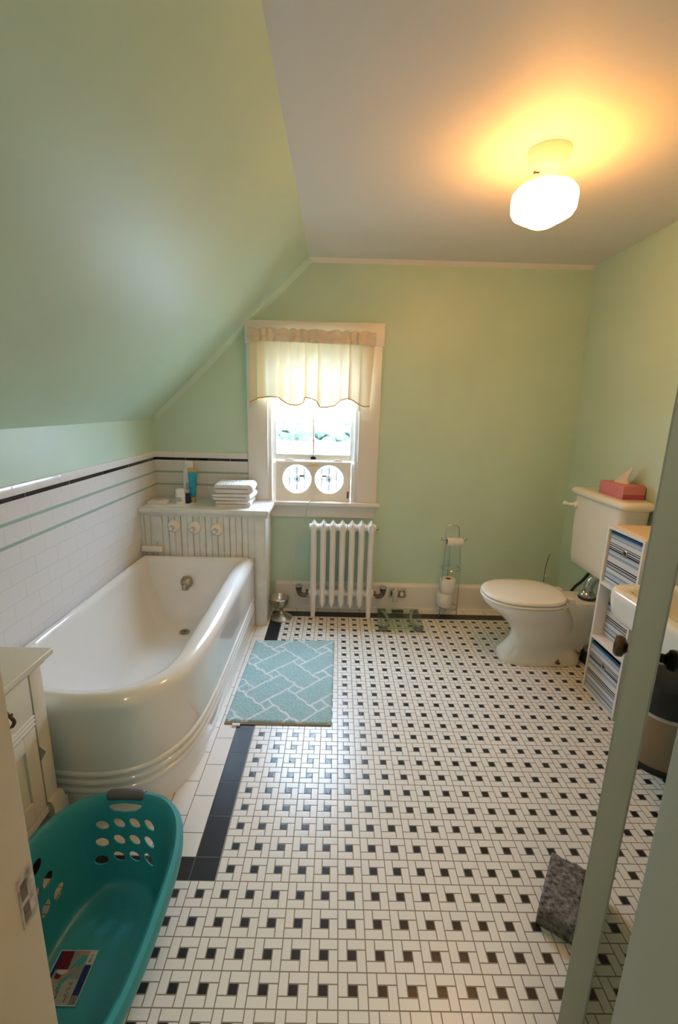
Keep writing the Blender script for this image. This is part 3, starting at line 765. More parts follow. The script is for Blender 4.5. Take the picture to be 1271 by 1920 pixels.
obj('roll_bar', MB().tube(spline([(.676, 1.935, .603), (.670, 1.925, .590), (.685, 1.925, .584), (.76, 1.925, .580), (.836, 1.925, .584), (.846, 1.925, .604)], 6), rw, 8), M['chrome'], ts)
def roll(name, c, r_, L, axis, label, r0=.019):
    t = thing(name, label, 'toilet paper roll', c, 'toilet paper rolls on the stand')
    obj('paper', MB().lathe([(r0, -L / 2), (r_ - .003, -L / 2), (r_, -L / 2 + .003), (r_, L / 2 - .003), (r_ - .003, L / 2), (r0, L / 2)], c, axis=axis, n=36, cap0=False, cap1=False), M['paper'], t, smooth=50)
    obj('core', MB().lathe([(r0, -L / 2), (r0, L / 2), (r0 - .0015, L / 2), (r0 - .0015, -L / 2), (r0, -L / 2)], c, axis=axis, n=24, cap0=False, cap1=False), M['card'], t, smooth=50)
roll('toilet_roll', (.764, 1.925, .5755), .030, .108, 'X', 'nearly used toilet paper roll on the stand\'s top bar')
roll('toilet_roll', (.738, 1.972, .130), .058, .105, 'Z', 'lower of two spare toilet paper rolls in the wire stand')
roll('toilet_roll', (.752, 1.966, .2345), .056, .104, 'Z', 'upper of two spare toilet paper rolls in the wire stand')

ol = thing('wall_outlet', 'metal outlet plate set sideways in the baseboard', 'outlet', (.40, YW - .019, .135))
obj('plate', MB().box(.336, .466, YW - .023, YW - .0185, .100, .168, .0015), M['steel'], ol)
for xx in (.350, .417): obj('receptacle', MB().box(xx, xx + .035, YW - .0255, YW - .022, .115, .153, .003), M['tin'], ol)
nl = thing('night_light', 'small plug-in night light with frosted shade on the outlet', 'night light', (.378, YW - .03, .13))
obj('plug_body', MB().box(.362, .394, YW - .048, YW - .0256, .110, .160, .006, seg=3), M['plastic'], nl)
obj('shade', MB().lathe([(.016, .085), (.018, .10), (.019, .155), (.014, .168), (0, .170)], (.378, YW - .066, 0), n=20, cap0=False), M['nightl'], nl, smooth=50)
obj('bulb_cap', MB().lathe([(0, .168), (.012, .168), (.014, .180), (.010, .192), (0, .195)], (.378, YW - .066, 0), n=16), M['cream'], nl, smooth=50)
pc = thing('plug', 'white plug with thin cord in the right socket', 'plug', (.432, YW - .03, .132))
obj('plug_body', MB().box(.420, .446, YW - .05, YW - .0256, .120, .148, .006, seg=3), M['plastic'], pc)
obj('plug_cord', MB().tube(spline([(.433, YW - .05, .140), (.430, YW - .058, .162), (.412, YW - .05, .172), (.400, YW - .034, .168), (.37, YW - .026, .178), (.33, YW - .026, .172), (.285, YW - .028, .160), (.268, YW - .03, .155)], 6), .002, 6), M['cord'], pc)

# ------------------------------------------------------------------ bath rug
def rug():
    c0, c1, c2, c3 = [Vector((*q, 0)) for q in ((-.576, .768), (-.069, .758), (-.058, 1.548), (-.562, 1.530))]
    NXr, NYr = 140, 212; W_, S_ = .127, .059; D_ = W_ + S_
    vs, cols, fs = [], [], []
    rr = random.Random(3); r5 = math.sqrt(.5)
    def line_d(x, y):
        """distance to the outline of the over-and-under strap a point lies on"""
        dx, dy = x + .394, y - 1.288
        a, b = (dx + dy) * r5 + W_ / 2, (dy - dx) * r5 + W_ / 2
        i, j = math.floor(a / D_), math.floor(b / D_); fa, fb = a - i * D_, b - j * D_
        if fa > W_ and fb > W_: return min(fa - W_, D_ - fa, fb - W_, D_ - fb)
        if fa > W_:
            if (i + j) % 2: i, fa = i + 1, fa - D_
            return min(fa + S_, W_ + S_ - fa, fb, W_ - fb)
        if fb > W_:
            if (i + j) % 2 == 0: j, fb = j + 1, fb - D_
            return min(fb + S_, W_ + S_ - fb, fa, W_ - fa)
        if (i + j) % 2 == 0: return min(fa + S_, W_ + S_ - fa, fb, W_ - fb)
        return min(fb + S_, W_ + S_ - fb, fa, W_ - fa)
    for j in range(NYr + 1):
        for i in range(NXr + 1):
            s, t = i / NXr, j / NYr
            q = c0.lerp(c1, s).lerp(c3.lerp(c2, s), t)
            ed = min(s, 1 - s, (t), (1 - t))
            wob = .004 * math.sin(q.x * 37 + q.y * 23) + .003 * math.sin(q.x * 71 - q.y * 53)
            d = line_d(q.x + wob, q.y + wob * .7)
            k = max(0, min(1, (.0072 - d) / .0032))
            h = .013 + (rr.random() - .5) * .006 - .002 * k
            if ed < .012: h *= max(.12, ed / .012)
            q.z = h; q.x += (rr.random() - .5) * .0018; q.y += (rr.random() - .5) * .0018
            vs.append(q); n_ = rr.uniform(.86, 1.12)
            g = (.44 * n_, .64 * n_, .64 * n_)
            cols.append(tuple(g[c_] + (w_ - g[c_]) * k for c_, w_ in enumerate((.86, .89, .91))))
    for j in range(NYr):
        for i in range(NXr):
            a = j * (NXr + 1) + i; fs.append((a, a + 1, a + NXr + 2, a + NXr + 1))
    edge = [j * (NXr + 1) for j in range(NYr + 1)]
    o = obj('bath_rug', MB().add(vs, fs), M['rug'], loc=(-.316, 1.15, 0), smooth=80, recalc=False)
    at = o.data.color_attributes.new('pattern', 'FLOAT_COLOR', 'POINT')
    for i, c_ in enumerate(cols): at.data[i].color = (*c_, 1)
    return o
rg_ = tag(rug(), 'mint green tufted bath rug with white lattice lines beside the bathtub', 'rug')
hm = MB().box(-.575, -.07, .756, .772, .0005, .005, .002)
obj('front_edge_shadow', hm, M['card'], rg_)  # thin brown strip painting the shadow along the rug's front edge
obj('care_label', MB().box(-.534, -.498, .742, .756, .002, .010, .001), M['paper'], rg_)

# ------------------------------------------------------------------ toilet
tc_ = 1.42
to = thing('toilet', 'cream white toilet with closed lid and wall hung tank', 'toilet', (1.2, tc_, 0))
def egg(x0, x1, hy, z, n=40, e=2.2, blunt=.0):
    o = []; cx_, rx = (x0 + x1) / 2, (x1 - x0) / 2
    for k in range(n):
        t = 2 * PI * k / n; c_, s_ = math.cos(t), math.sin(t)
        ee = e + (1.2 if c_ > 0 else 0) * (1 if blunt == 0 else blunt)
        o.append(Vector((cx_ + rx * math.copysign(abs(c_) ** (2 / ee), c_), tc_ + hy * math.copysign(abs(s_) ** (2 / e), s_) * (1 - .10 * (c_ > .0) * c_ * 0), z)))
    return o
secs = [(.945, 1.43, .112, 0, 3.2), (.943, 1.432, .114, .02, 3.2), (.950, 1.425, .108, .045, 3.0), (.985, 1.41, .092, .085, 2.6), (1.012, 1.40, .085, .13, 2.4), (1.015, 1.40, .088, .18, 2.3), (.985, 1.39, .108, .23, 2.2), (.925, 1.36, .142, .285, 2.2), (.865, 1.33, .172, .335, 2.2), (.830, 1.31, .187, .365, 2.2), (.822, 1.305, .191, .38, 2.2), (.822, 1.305, .191, .393, 2.2)]
bw = MB().loft([egg(a, b, h, z, e=e) for a, b, h, z, e in secs])
obj('bowl', bw, M['china'], to, smooth=60)
bk = MB().loft([[Vector((x, tc_ + y * s, z)) for x, y in ((x0, -hy), (x0, hy), (x1 - .02, hy), (x1, hy - .02), (x1, -hy + .02), (x1 - .02, -hy))] for s, x0, x1, hy, z in ((1, 1.20, 1.43, .085, .10), (1, 1.20, 1.46, .085, .20), (1, 1.20, 1.488, .092, .30), (1, 1.20, 1.492, .098, .385), (.97, 1.20, 1.488, .098, .396))])
obj('back_shelf', bk, M['china'], to, smooth=50)
def seat(z0, z1, x0, x1, hy, name, rnd):
    rg = [egg(x0 + a, x1 - a * .4, hy - a, z, e=2.15) for a, z in ((.006, z0), (0, z0 + .004), (0, z1 - rnd), (.004, z1 - rnd * .4), (.014, z1 - rnd * .08), (.05, z1), (.13, z1 + .002))]
    return obj(name, MB().loft(rg), M['lidp'], to, smooth=60)
seat(.395, .412, .812, 1.292, .197, 'seat', .005)
seat(.414, .436, .814, 1.290, .195, 'lid', .012)
for yy in (-.10, .05): obj('hinge', MB().box(1.285, 1.322, tc_ + yy, tc_ + yy + .05, .393, .425, .006, seg=3), M['lidp'], to)
obj('bolt', MB().lathe([(.014, 0), (.014, .006), (.007, .010), (.006, .022), (0, .023)], (1.26, tc_ - .121, .028), n=14).tube([(1.26, tc_ - .10, .033), (1.26, tc_ - .125, .033)], .005, 8), M['tin'], to)
# tank, hung on the right wall
T0, T1 = 1.165, 1.645
def trect(x0, x1, y0, y1, r_, z, n=6):
    poly = rrect([(x0, y0), (x1, y0), (x1, y1), (x0, y1)], r_, n); return [Vector((a, b, z)) for a, b in poly]
tk = MB().loft([trect(1.425, 1.555, T0 + .055, T1 - .045, .04, .555), trect(1.408, 1.56, T0 + .035, T1 - .028, .04, .575), trect(1.405, 1.56, T0 + .022, T1 - .016, .04, .62), trect(1.402, 1.56, T0 + .010, T1 - .008, .04, .80), trect(1.400, 1.56, T0 + .004, T1 - .004, .04, .90), trect(1.400, 1.56, T0, T1, .04, .985)])
obj('tank', tk, M['china'], to, smooth=60)
def lidr(g, z): return trect(1.384 + g, 1.562 - g * .2, T0 - .032 + g, T1 + .045 - g, .05, z, 8)
obj('tank_lid', MB().loft([lidr(.014, .985), lidr(.010, .990), lidr(.002, .996), lidr(0, 1.004), lidr(.001, 1.016), lidr(.008, 1.026), lidr(.02, 1.031), lidr(.05, 1.032)]), M['china'], to, smooth=60)
lv = MB().lathe([(0, 0), (.021, 0), (.022, .006), (.018, .014), (0, .018)], (1.400, T1 - .042, .926), axis='-X', n=24)
lv.tube(spline([(1.388, T1 - .042, .926), (1.372, T1 - .038, .926), (1.366, T1 - .015, .924), (1.366, T1 + .02, .921), (1.367, T1 + .05, .918)], 5), [.011] * 10 + [.010, .010, .011, .013, .015, .0165, .0165, .015, .013, .010, .005], 12)
obj('flush_lever', lv, M['china'], to, smooth=50)
el = MB().lathe([(.046, .396), (.048, .402), (.048, .408), (.040, .414), (0, .414)], (1.436, tc_ - .01, 0), n=28)
eo = obj('gasket', el, M['dark'], to)
el = MB().lathe([(.043, .412), (.045, .420), (.043, .430), (.034, .436), (.030, .444)], (1.436, tc_ - .01, 0), n=28)
el.tube(spline([(1.436, tc_ - .01, .43), (1.436, tc_ - .012, .47), (1.445, tc_ - .016, .505), (1.468, tc_ - .022, .535), (1.485, tc_ - .026, .565)], 6), .027, 18)
obj('flush_elbow', el, M['chrome'], to, smooth=50)
obj('supply_hose', MB().tube(spline([(1.52, tc_ + .18, .30), (1.46, tc_ + .20, .335), (1.45, tc_ + .155, .40), (1.455, tc_ + .09, .47), (1.465, tc_ + .05, .54), (1.468, tc_ + .045, .58)], 6), .009, 10), M['dark'], to)

hd = thing('brush_holder', 'dark holder with chrome dome on the floor behind the toilet', 'brush holder', (1.494, 1.348, 0))
obj('holder_base', MB().box(1.438, 1.550, 1.300, 1.395, 0, .085, .012, seg=3), M['dark'], hd)
obj('holder_dome', MB().lathe([(.040, .085), (.042, .092), (.036, .112), (.022, .126), (.010, .132), (.008, .150), (0, .152)], (1.482, 1.352, 0), n=28), M['steel'], hd, smooth=50)
wr = thing('wall_wire', 'thin bent wire hanging on the wall behind the toilet seat', 'wire', (1.46, YW - .02, .33))
obj('wire', MB().tube(spline([(1.497, YW - .03, .470), (1.487, YW - .032, .452), (1.478, YW - .034, .40), (1.472, YW - .034, .35), (1.474, YW - .03, .30), (1.474, YW - .024, .19)], 5), .0022, 6), M['dark'], wr)
obj('wire_clip', MB().box(1.474, 1.498, YW - .036, YW - .026, .295, .312, .003), M['plastic'], wr)

tx = thing('tissue_box', 'pink tissue box on the toilet tank lid', 'tissue box', (1.497, 1.345, 1.032))
obj('carton', MB().box(1.440, 1.556, 1.245, 1.465, 1.0325, 1.103, .002), M['pink'], tx)
obj('band', MB().box(1.4402, 1.5558, 1.2437, 1.2452, 1.034, 1.058), M['pinkd'], tx)
obj('slot', MB().prism([(1.498 + .028 * math.cos(t), 1.355 + .065 * math.sin(t)) for t in [2 * PI * k / 24 for k in range(24)]], 'Z', 1.1028, 1.1040), M['pinkd'], tx)
rows = []
for j in range(9):
    f = j / 8; row = []
    for i in range(25):
        t = 2 * PI * i / 24; rr_ = (.045 * (1 - f) ** 1.1 + .010 + .012 * f * math.sin(3 * t + 1)) 
        row.append(Vector((1.498 + rr_ * .5 * math.cos(t) + .012 * f, 1.36 + rr_ * (1.1 - .3 * f) * math.sin(t) - .045 * f * f, 1.102 + .085 * f + .012 * f * math.sin(2 * t + .5))))
    rows.append(row[:-1])
obj('tissue', MB().loft(rows, False, False), M['tissue'], tx, smooth=25, recalc=False)

# ------------------------------------------------------------------ striped cube shelf
CX0, CX1, CY0, CY1, CZ = 1.312, 1.555, .836, 1.118, .922
cb = thing('cube_shelf', 'narrow white three-cube shelf between toilet and sink', 'shelf', (1.43, .977, 0))
obj('shelf_side', MB().box(CX0, CX1, CY1 - .013, CY1, 0, CZ, .001), M['laminate'], cb)
obj('shelf_side', MB().box(CX0, CX1, CY0, CY0 + .013, 0, CZ, .001), M['laminate'], cb)
obj('top_board', MB().box(CX0, CX1, CY0 + .013, CY1 - .013, CZ - .014, CZ, .001), M['laminate'], cb)
obj('back_board', MB().box(CX1 - .006, CX1, CY0 + .013, CY1 - .013, 0, CZ - .014), M['laminate'], cb)
zs = [.004, .310, .612]
for z in zs: obj('shelf_board', MB().box(CX0, CX1 - .006, CY0 + .013, CY1 - .013, z, z + .015, .001), M['laminate'], cb)
def bin_(z, xin, label, dy=0):
    x0, y0, y1 = CX0 + xin, CY0 + .017, CY1 - .017; z0 = z + .0152; h = .272; x1 = CX1 - .012
    t = thing('storage_bin', label, 'storage bin', (x0, (y0 + y1) / 2, z0), 'striped cloth bins in the cube shelf')
    ORG[t.name] = Vector((x0, (y0 + y1) / 2, z0))
    obj('front_panel', MB().box(x0, x0 + .004, y0, y1, z0, z0 + h, .001), M['stripes'], t, smooth=0)
    s = MB().box(x0 + .004, x1, y0, y0 + .003, z0, z0 + h).box(x0 + .004, x1, y1 - .003, y1, z0, z0 + h).box(x1 - .003, x1, y0, y1, z0, z0 + h).box(x0 + .004, x1, y0, y1, z0, z0 + .004)
    obj('side_cloth', s, M['binside'], t, smooth=0)
    yc = (y0 + y1) / 2 - .004; zc = z0 + h * .70
    g = obj('grommet', MB().lathe([(.0095, 0), (.017, 0), (.018, .0015), (.016, .003), (.011, .0035), (.0095, .001)], (x0, yc, zc), axis='-X', n=24, cap0=False, cap1=False), M['brass'], t, smooth=50)
    obj('grommet_hole', MB().lathe([(0, 0), (.010, 0), (.010, .0008), (0, .0008)], (x0, yc, zc), axis='-X', n=20), M['crack'], g)
    return t
bin_(zs[2], .012, 'striped cloth bin in the top cube of the white shelf')
bin_(zs[1], .055, 'striped cloth bin set back in the middle cube of the shelf')
bin_(zs[0], .004, 'striped cloth bin in the bottom cube, on the floor')
pp = thing('folder', 'flat tan folder lying on top of the striped cube shelf', 'folder', (1.43, .98, CZ))
obj('folder_cover', MB().prism([(1.347, 1.108), (1.325, .842), (1.525, .842), (1.535, 1.10)], 'Z', CZ + .0005, CZ + .006), M['tan'], pp, smooth=0)

# ------------------------------------------------------------------ sink
SX0, SX1, SY0, SY1, SZ0, SZ1 = 1.022, 1.572, -.02, .618, .682, .806
sk = thing('wall_sink', 'white wall hung sink with thick rounded apron', 'sink', (1.3, .30, SZ0))
def sr(g, z, r_=.075): return trect(SX0 + g, SX1 - g * .1, SY0 + g, SY1 - g, max(.02, r_ - g * .4), z, 8)
rg = [sr(.05, SZ0 - .004), sr(.022, SZ0), sr(.010, SZ0 + .012), sr(.004, SZ0 + .05), sr(0, SZ1 - .03), sr(.001, SZ1 - .010), sr(.006, SZ1 - .002), sr(.012, SZ1)]
rg += [sr(.045, SZ1 - .001), sr(.058, SZ1 - .006), sr(.068, SZ1 - .025), sr(.085, SZ1 - .08, .09), sr(.13, SZ1 - .112, .12), sr(.19, SZ1 - .118, .12)]
obj('basin', MB().loft(rg), M['china'], sk, smooth=50)
obj('waste_pipe', MB().tube(spline([(1.33, .30, SZ0), (1.33, .30, .52), (1.35, .30, .47), (1.41, .30, .47), (1.43, .30, .52), (1.50, .30, .54), (1.585, .30, .54)], 6), .018, 12), M['chrome'], sk)

# ------------------------------------------------------------------ waste bin
tcx, tcy = 1.365, .60
cn = thing('waste_bin', 'brushed metal waste bin with black lid under the sink', 'waste bin', (tcx, tcy, 0))
obj('bin_body', MB().lathe([(.126, .028), (.126, .255)], (tcx, tcy, 0), n=48), M['brownrefl'], cn, smooth=50)
obj('bin_base', MB().lathe([(0, 0), (.129, 0), (.130, .006), (.130, .028), (0, .028)], (tcx, tcy, 0), n=48), M['dark'], cn, smooth=50)
obj('steel_band', MB().lathe([(.1275, .252), (.129, .256), (.129, .264), (.1275, .268)], (tcx, tcy, 0), n=48), M['steel'], cn, smooth=50)
obj('bin_lid', MB().lathe([(.127, .268), (.128, .30), (.127, .365), (.122, .385), (.09, .395), (0, .398)], (tcx, tcy, 0), n=48), M['dark'], cn, smooth=50)

# ------------------------------------------------------------------ stone block holding the door
A_ = Vector((.670, .111)); B_ = Vector((.546, -.067)); C_ = Vector((.632, -.126)); D_ = C_ + (A_ - B_)
rr = random.Random(11)
bm = bmesh.new(); bmesh.ops.create_grid(bm, x_segments=2, y_segments=2, size=.5); bm.free()
nb = MB(); Nu, Nv, Nw = 22, 10, 6
def bp(u, v, w_):
    q = B_ + (A_ - B_) * u + (C_ - B_) * v
    e = 0
    for t in (u, v, w_): e += 1 if (t < .02 or t > .98) else 0
    k = .0020
    cx_ = B_ + (A_ - B_) * .5 + (C_ - B_) * .5
    s = 1.0
    p = Vector((cx_.x + (q.x - cx_.x) * s, cx_.y + (q.y - cx_.y) * s, max(0, w_ * .054 - (.003 if (e >= 2 and w_ > .98) else 0))))
    h = math.sin(p.x * 311 + p.y * 173 + p.z * 97) * math.sin(p.x * 127 - p.y * 241 + p.z * 211)
    return p + Vector((h * k * .6, h * k * .4, h * k if w_ > .05 else 0))
def grid(fn, a, b):
    vs = [fn(i / a, j / b) for j in range(b + 1) for i in range(a + 1)]
    nb.add(vs, [(j * (a + 1) + i, j * (a + 1) + i + 1, (j + 1) * (a + 1) + i + 1, (j + 1) * (a + 1) + i) for j in range(b) for i in range(a)])
grid(lambda s, t: bp(s, t, 1), Nu, Nv); grid(lambda s, t: bp(s, 0, t), Nu, Nw); grid(lambda s, t: bp(s, 1, t), Nu, Nw); grid(lambda s, t: bp(0, s, t), Nv, Nw); grid(lambda s, t: bp(1, s, t), Nv, Nw); grid(lambda s, t: bp(s, t, 0), Nu, Nv)
sb = obj('stone_block', nb, M['stone'], loc=(.645, 0, 0), smooth=60)
bm = bmesh.new(); bm.from_mesh(sb.data); bmesh.ops.remove_doubles(bm, verts=bm.verts[:], dist=.0012); bmesh.ops.recalc_face_normals(bm, faces=bm.faces[:]); bm.to_mesh(sb.data); bm.free()
tag(sb, 'rough grey stone paver on the floor against the open door', 'paver')

# ------------------------------------------------------------------ cream cabinet by the tub
KX0, KX1, KY0, KY1, KZ = -1.430, -1.075, -.42, .305, .605
kobj = obj
def obj(name, mb, *a, **k):
    mb.v = [tuple(Vector((-.0757, -1.0875, 1.4717)).lerp(Vector(v), .925)) for v in mb.v]
    return kobj(name, mb, *a, **k)
ca = thing('cabinet', 'cream painted low cabinet between bathtub and laundry basket', 'cabinet', (-1.17, -.1, 0))
obj('body', MB().box(KX0, KX1 - .016, KY0, KY1, .05, KZ, .002).box(KX1 - .017, KX1, .247, KY1, .03, KZ, .002).box(KX1 - .017, KX1, KY0, .247, .03, .062, .002), M['cab'], ca)
obj('cabinet_top', MB().box(KX0, KX1 + .034, KY0 - .02, KY1 + .026, KZ + .008, KZ + .030, .006, seg=3).prism([(KX1, KZ - .02), (KX1 + .006, KZ - .018), (KX1 + .012, KZ - .004), (KX1 + .022, KZ + .006), (KX1 + .022, KZ + .010), (KX1 - .02, KZ + .010)], 'Y', KY0, KY1 + .012), M['cabtop'], ca)
obj('gap', MB().box(KX1 - .0175, KX1 - .0155, .2405, .2475, .06, KZ - .01), M['crack'], ca)
dw = MB().box(KX1 - .016, KX1 - .001, KY0 + .03, .241, .440, .585, .002)
dwo = obj('drawer', dw, M['cab'], ca)
hb_ = MB().lathe([(.012, 0), (.012, .003), (.006, .006), (.005, .020), (.008, .024), (0, .026)], (KX1, .118, .525), axis='X', n=16)
hb_.tube(spline([(KX1 + .006, .118, .546), (KX1 + .010, .118, .535), (KX1 + .020, .118, .522), (KX1 + .030, .118, .505), (KX1 + .024, .116, .490), (KX1 + .014, .112, .484)], 5), [.004] * 5 + [.0055] * 16 + [.004] * 5, 10)
obj('drawer_pull', hb_, M['bronze'], dwo)
ml = MB().box(KX1 - .016, KX1, KY0 + .03, .241, .392, .436, .001)
for z in (.430, .416, .400): ml.tube([(KX1, KY0 + .03, z), (KX1, .241, z)], .0045, 8)
obj('drawer_moulding', ml, M['cab'], ca, smooth=40)
dp = MB().box(KX1 - .016, KX1, .183, .240, .062, .388, .002).box(KX1 - .016, KX1, KY0 + .03, .183, .335, .388, .002).box(KX1 - .016, KX1, KY0 + .03, .183, .062, .135, .002).box(KX1 - .016, KX1, KY0 + .03, KY0 + .09, .13, .34, .002).box(KX1 - .0165, KX1 - .009, KY0 + .08, .186, .13, .34)
obj('cabinet_door', dp, M['cab'], ca)
ZF = -.1193
obj('foot', MB().prism([(.245, ZF), (.334, ZF), (.334, .020), (.322, .030), (.318, .050), (.306, .075), (.245, .075), (.256, .04)], 'X', KX1 - .03, KX1 + .014), M['cab'], ca)
obj('foot', MB().prism([(-.44, ZF), (-.36, ZF), (-.37, .04), (-.36, .075), (-.42, .075)], 'X', KX1 - .03, KX1 + .014), M['cab'], ca)
for y_ in (.25, KY0): obj('back_foot', MB().box(KX0, KX0 + .03, y_, y_ + .05, ZF, .05), M['cab'], ca)
obj('paint_chip', MB().prism([(.243, .250), (.243, .310), (.272, .262)], 'X', KX1, KX1 + .0012), M['bluechip'], ca, smooth=0)
obj = kobj

# ------------------------------------------------------------------ laundry basket
BC = Vector((-.690, -.262)); BW, BL, BH = .213, .338, .292
def bplan(g, z, n=96, dz=0.0):
    o = []
    for k in range(n):
        t = 2 * PI * k / n; c_, s_ = math.cos(t), math.sin(t); e = 2.9
        o.append(Vector((BC.x + (BW - g) * math.copysign(abs(c_) ** (2 / e), c_), BC.y + (BL - g * .68) * math.copysign(abs(s_) ** (2 / e), s_), z + dz)))
    return o
inn = [(.098, .012), (.086, .018), (.078, .032), (.069, .06), (.046, .15), (.027, .23), (.013, BH - .006), (.004, BH + .002), (-.008, BH), (-.014, BH - .010), (-.013, BH - .032)]
out = [(-.002, BH - .035), (.009, BH - .030), (.0225, .23), (.0415, .15), (.0645, .06), (.0735, .030), (.082, .010), (.094, .004), (.108, .0)]
rg = [bplan(.185, .010), bplan(.13, .010)] + [bplan(g, z) for g, z in inn] + [bplan(g, z) for g, z in out] + [bplan(.13, .005), bplan(.185, .005)]
lb = thing('laundry_basket', 'teal plastic laundry basket with grey grip on the floor at left', 'laundry basket', (BC.x, BC.y, 0))
bo = obj('basket_body', MB().loft(rg, True, True), M['teal'], lb, smooth=0)
cut = MB()
def hole(c, u, w_, nrm, a, b, tilt):
    u, w_, nrm = Vector(u), Vector(w_), Vector(nrm); rg = []
    for s in (-.05, .05):
        rg.append([Vector(c) + nrm * s + (u * (a * math.cos(t) * math.cos(tilt) - b * math.sin(t) * math.sin(tilt)) + w_ * (a * math.cos(t) * math.sin(tilt) + b * math.sin(t) * math.cos(tilt))) for t in [2 * PI * k / 24 for k in range(24)]])
    cut.loft(rg)
ye = BC.y + BL
for i in range(4):
    for j in range(3):
        hole((-.766 + .0475 * i, ye - .025, (.203 - .053 * j)), (1, 0, 0), (0, 0, 1), (0, 1, 0), .0195, .0120, -.65)
        hole((-.614 - .0475 * i, BC.y - BL + .025, (.203 - .053 * j)), (1, 0, 0), (0, 0, 1), (0, 1, 0), .0195, .0120, .65)
for sx in (-1, 1):
    for i in range(4):
        for j in range(3):
            hole((BC.x + sx * (BW - .022), -.105 - .045 * i + .012 * j, .226 - .058 * j), (0, 1, 0), (0, 0, 1), (1, 0, 0), .0205, .0150, .55)
# hand openings under the grips
for yy in (ye - .018, BC.y - BL + .018):
    rg = []
    for s in (-.05, .05):
        top = [(-.752, .258), (-.70, .262), (-.648, .258)]; pts = [(-.752, .2605), (-.747, .249), (-.733, .2405), (-.70, .2365), (-.669, .2405), (-.654, .249), (-.648, .2605), (-.676, .2645), (-.70, .2655), (-.725, .2645)]
        rg.append([Vector((a, yy + s, z)) for a, z in pts])
    cut.loft(rg)
co = obj('cutter', cut, M['teal'], smooth=0); co.location = (0, 0, 0)
bo.modifiers.new('b', 'BOOLEAN').operation = 'DIFFERENCE'; bo.modifiers['b'].object = co; bo.modifiers['b'].solver = 'EXACT'; bo.modifiers['b'].use_self = True
bpy.context.view_layer.update()
dg = bpy.context.evaluated_depsgraph_get()
nm_ = bpy.data.meshes.new_from_object(bo.evaluated_get(dg)); bo.modifiers.clear(); old = bo.data; bo.data = nm_; nm_.name = 'tub'
bpy.data.objects.remove(co)
for p in nm_.polygons: p.use_smooth = True
nm_.set_sharp_from_angle(angle=math.radians(40))
def rimpt(x, s=1):
    e = 2.9; q = min(1, abs((x - BC.x) / (BW - 0))); y = (BL) * (1 - q ** e) ** (1 / e); return BC.y + s * y
for s in (1, -1):
    gp = [Vector((x, rimpt(x, s) + s * .002, BH - .008)) for x in [-.757 + .115 * i / 14 for i in range(15)]]
    gm = MB()
    gm.tube(gp, [.012] + [.0158] * 13 + [.012], 14)
    obj('grip', gm, M['grip'], lb, smooth=50)
# printed label on the basket floor
def sticker():
    q = [Vector((*a, .0125)) for a in ((-.7915, -.277), (-.689, -.278), (-.691, -.159), (-.792, -.160))]
    NX_, NY_ = 64, 76; vs, cs, fs = [], [], []
    W, NV, RD, SK, TL, KH, GR = (.50, .50, .47), (.012, .03, .11), (.13, .012, .03), (.42, .22, .13), (.05, .30, .27), (.34, .32, .26), (.22, .26, .24)
    r2 = random.Random(5); txt = [r2.random() for _ in range(400)]
    def colour(u, v):                              # u across (left to right), v up
        if u < .03 or u > .97 or v < .025 or v > .975: return W
        if u < .10 and v > .30: return NV
        if u > .80:
            if v > .72:
                return (.10, .10, .12) if (.85 < u < .93 and .76 < v < .94 and int(v * 90) % 2) else W
            if v > .18: return NV
            return (.10, .09, .09) if (int(u * 40 + v * 30) % 2) else (.25, .24, .22)
        if v > .62 and u < .42 - (v - .62) * .1: return RD
        if (u - .30) ** 2 / .02 + (v - .60) ** 2 / .004 < 1: return W
        if (u - .24) ** 2 / .006 + (v - .52) ** 2 / .005 < 1: return RD
        if abs((v - .42) - (u - .28) * .75) < .05 and .22 < u < .62: return SK
        if abs((v - .40) - (u - .36) * 1.3) < .13 and .34 < u < .78: return TL if v < .9 else SK
        if u > .55 and v > .82: return SK
        if .14 < u < .22 and .10 < v < .26: return SK
        if .24 < u < .46 and .08 < v < .34:         # printed words, too small to read
            row = int((u - .24) / .045); on = txt[(row * 37 + int(v * 46)) % 400]
            if (u - .24) % .045 < .024 and on > .38: return (.07, .07, .08)
        if .62 < u < .74 and .06 < v < .40:
            row = int((u - .62) / .05); on = txt[(row * 53 + int(v * 40) + 90) % 400]
            if (u - .62) % .05 < .022 and on > .5: return (.16, .10, .10)
        return KH if v < .45 else GR
    for j in range(NY_ + 1):
        for i in range(NX_ + 1):
            s, t = i / NX_, j / NY_; vs.append(q[0].lerp(q[1], s).lerp(q[3].lerp(q[2], s), t)); cs.append(colour(s, t))
    for j in range(NY_):
        for i in range(NX_):
            a = j * (NX_ + 1) + i; fs.append((a, a + 1, a + NX_ + 2, a + NX_ + 1))
    o = obj('label_sticker', MB().add(vs, fs), M['print'], lb, smooth=0, recalc=False)
    at = o.data.color_attributes.new('pattern', 'FLOAT_COLOR', 'POINT')
    for i, c_ in enumerate(cs): at.data[i].color = (*c_, 1)
sticker()

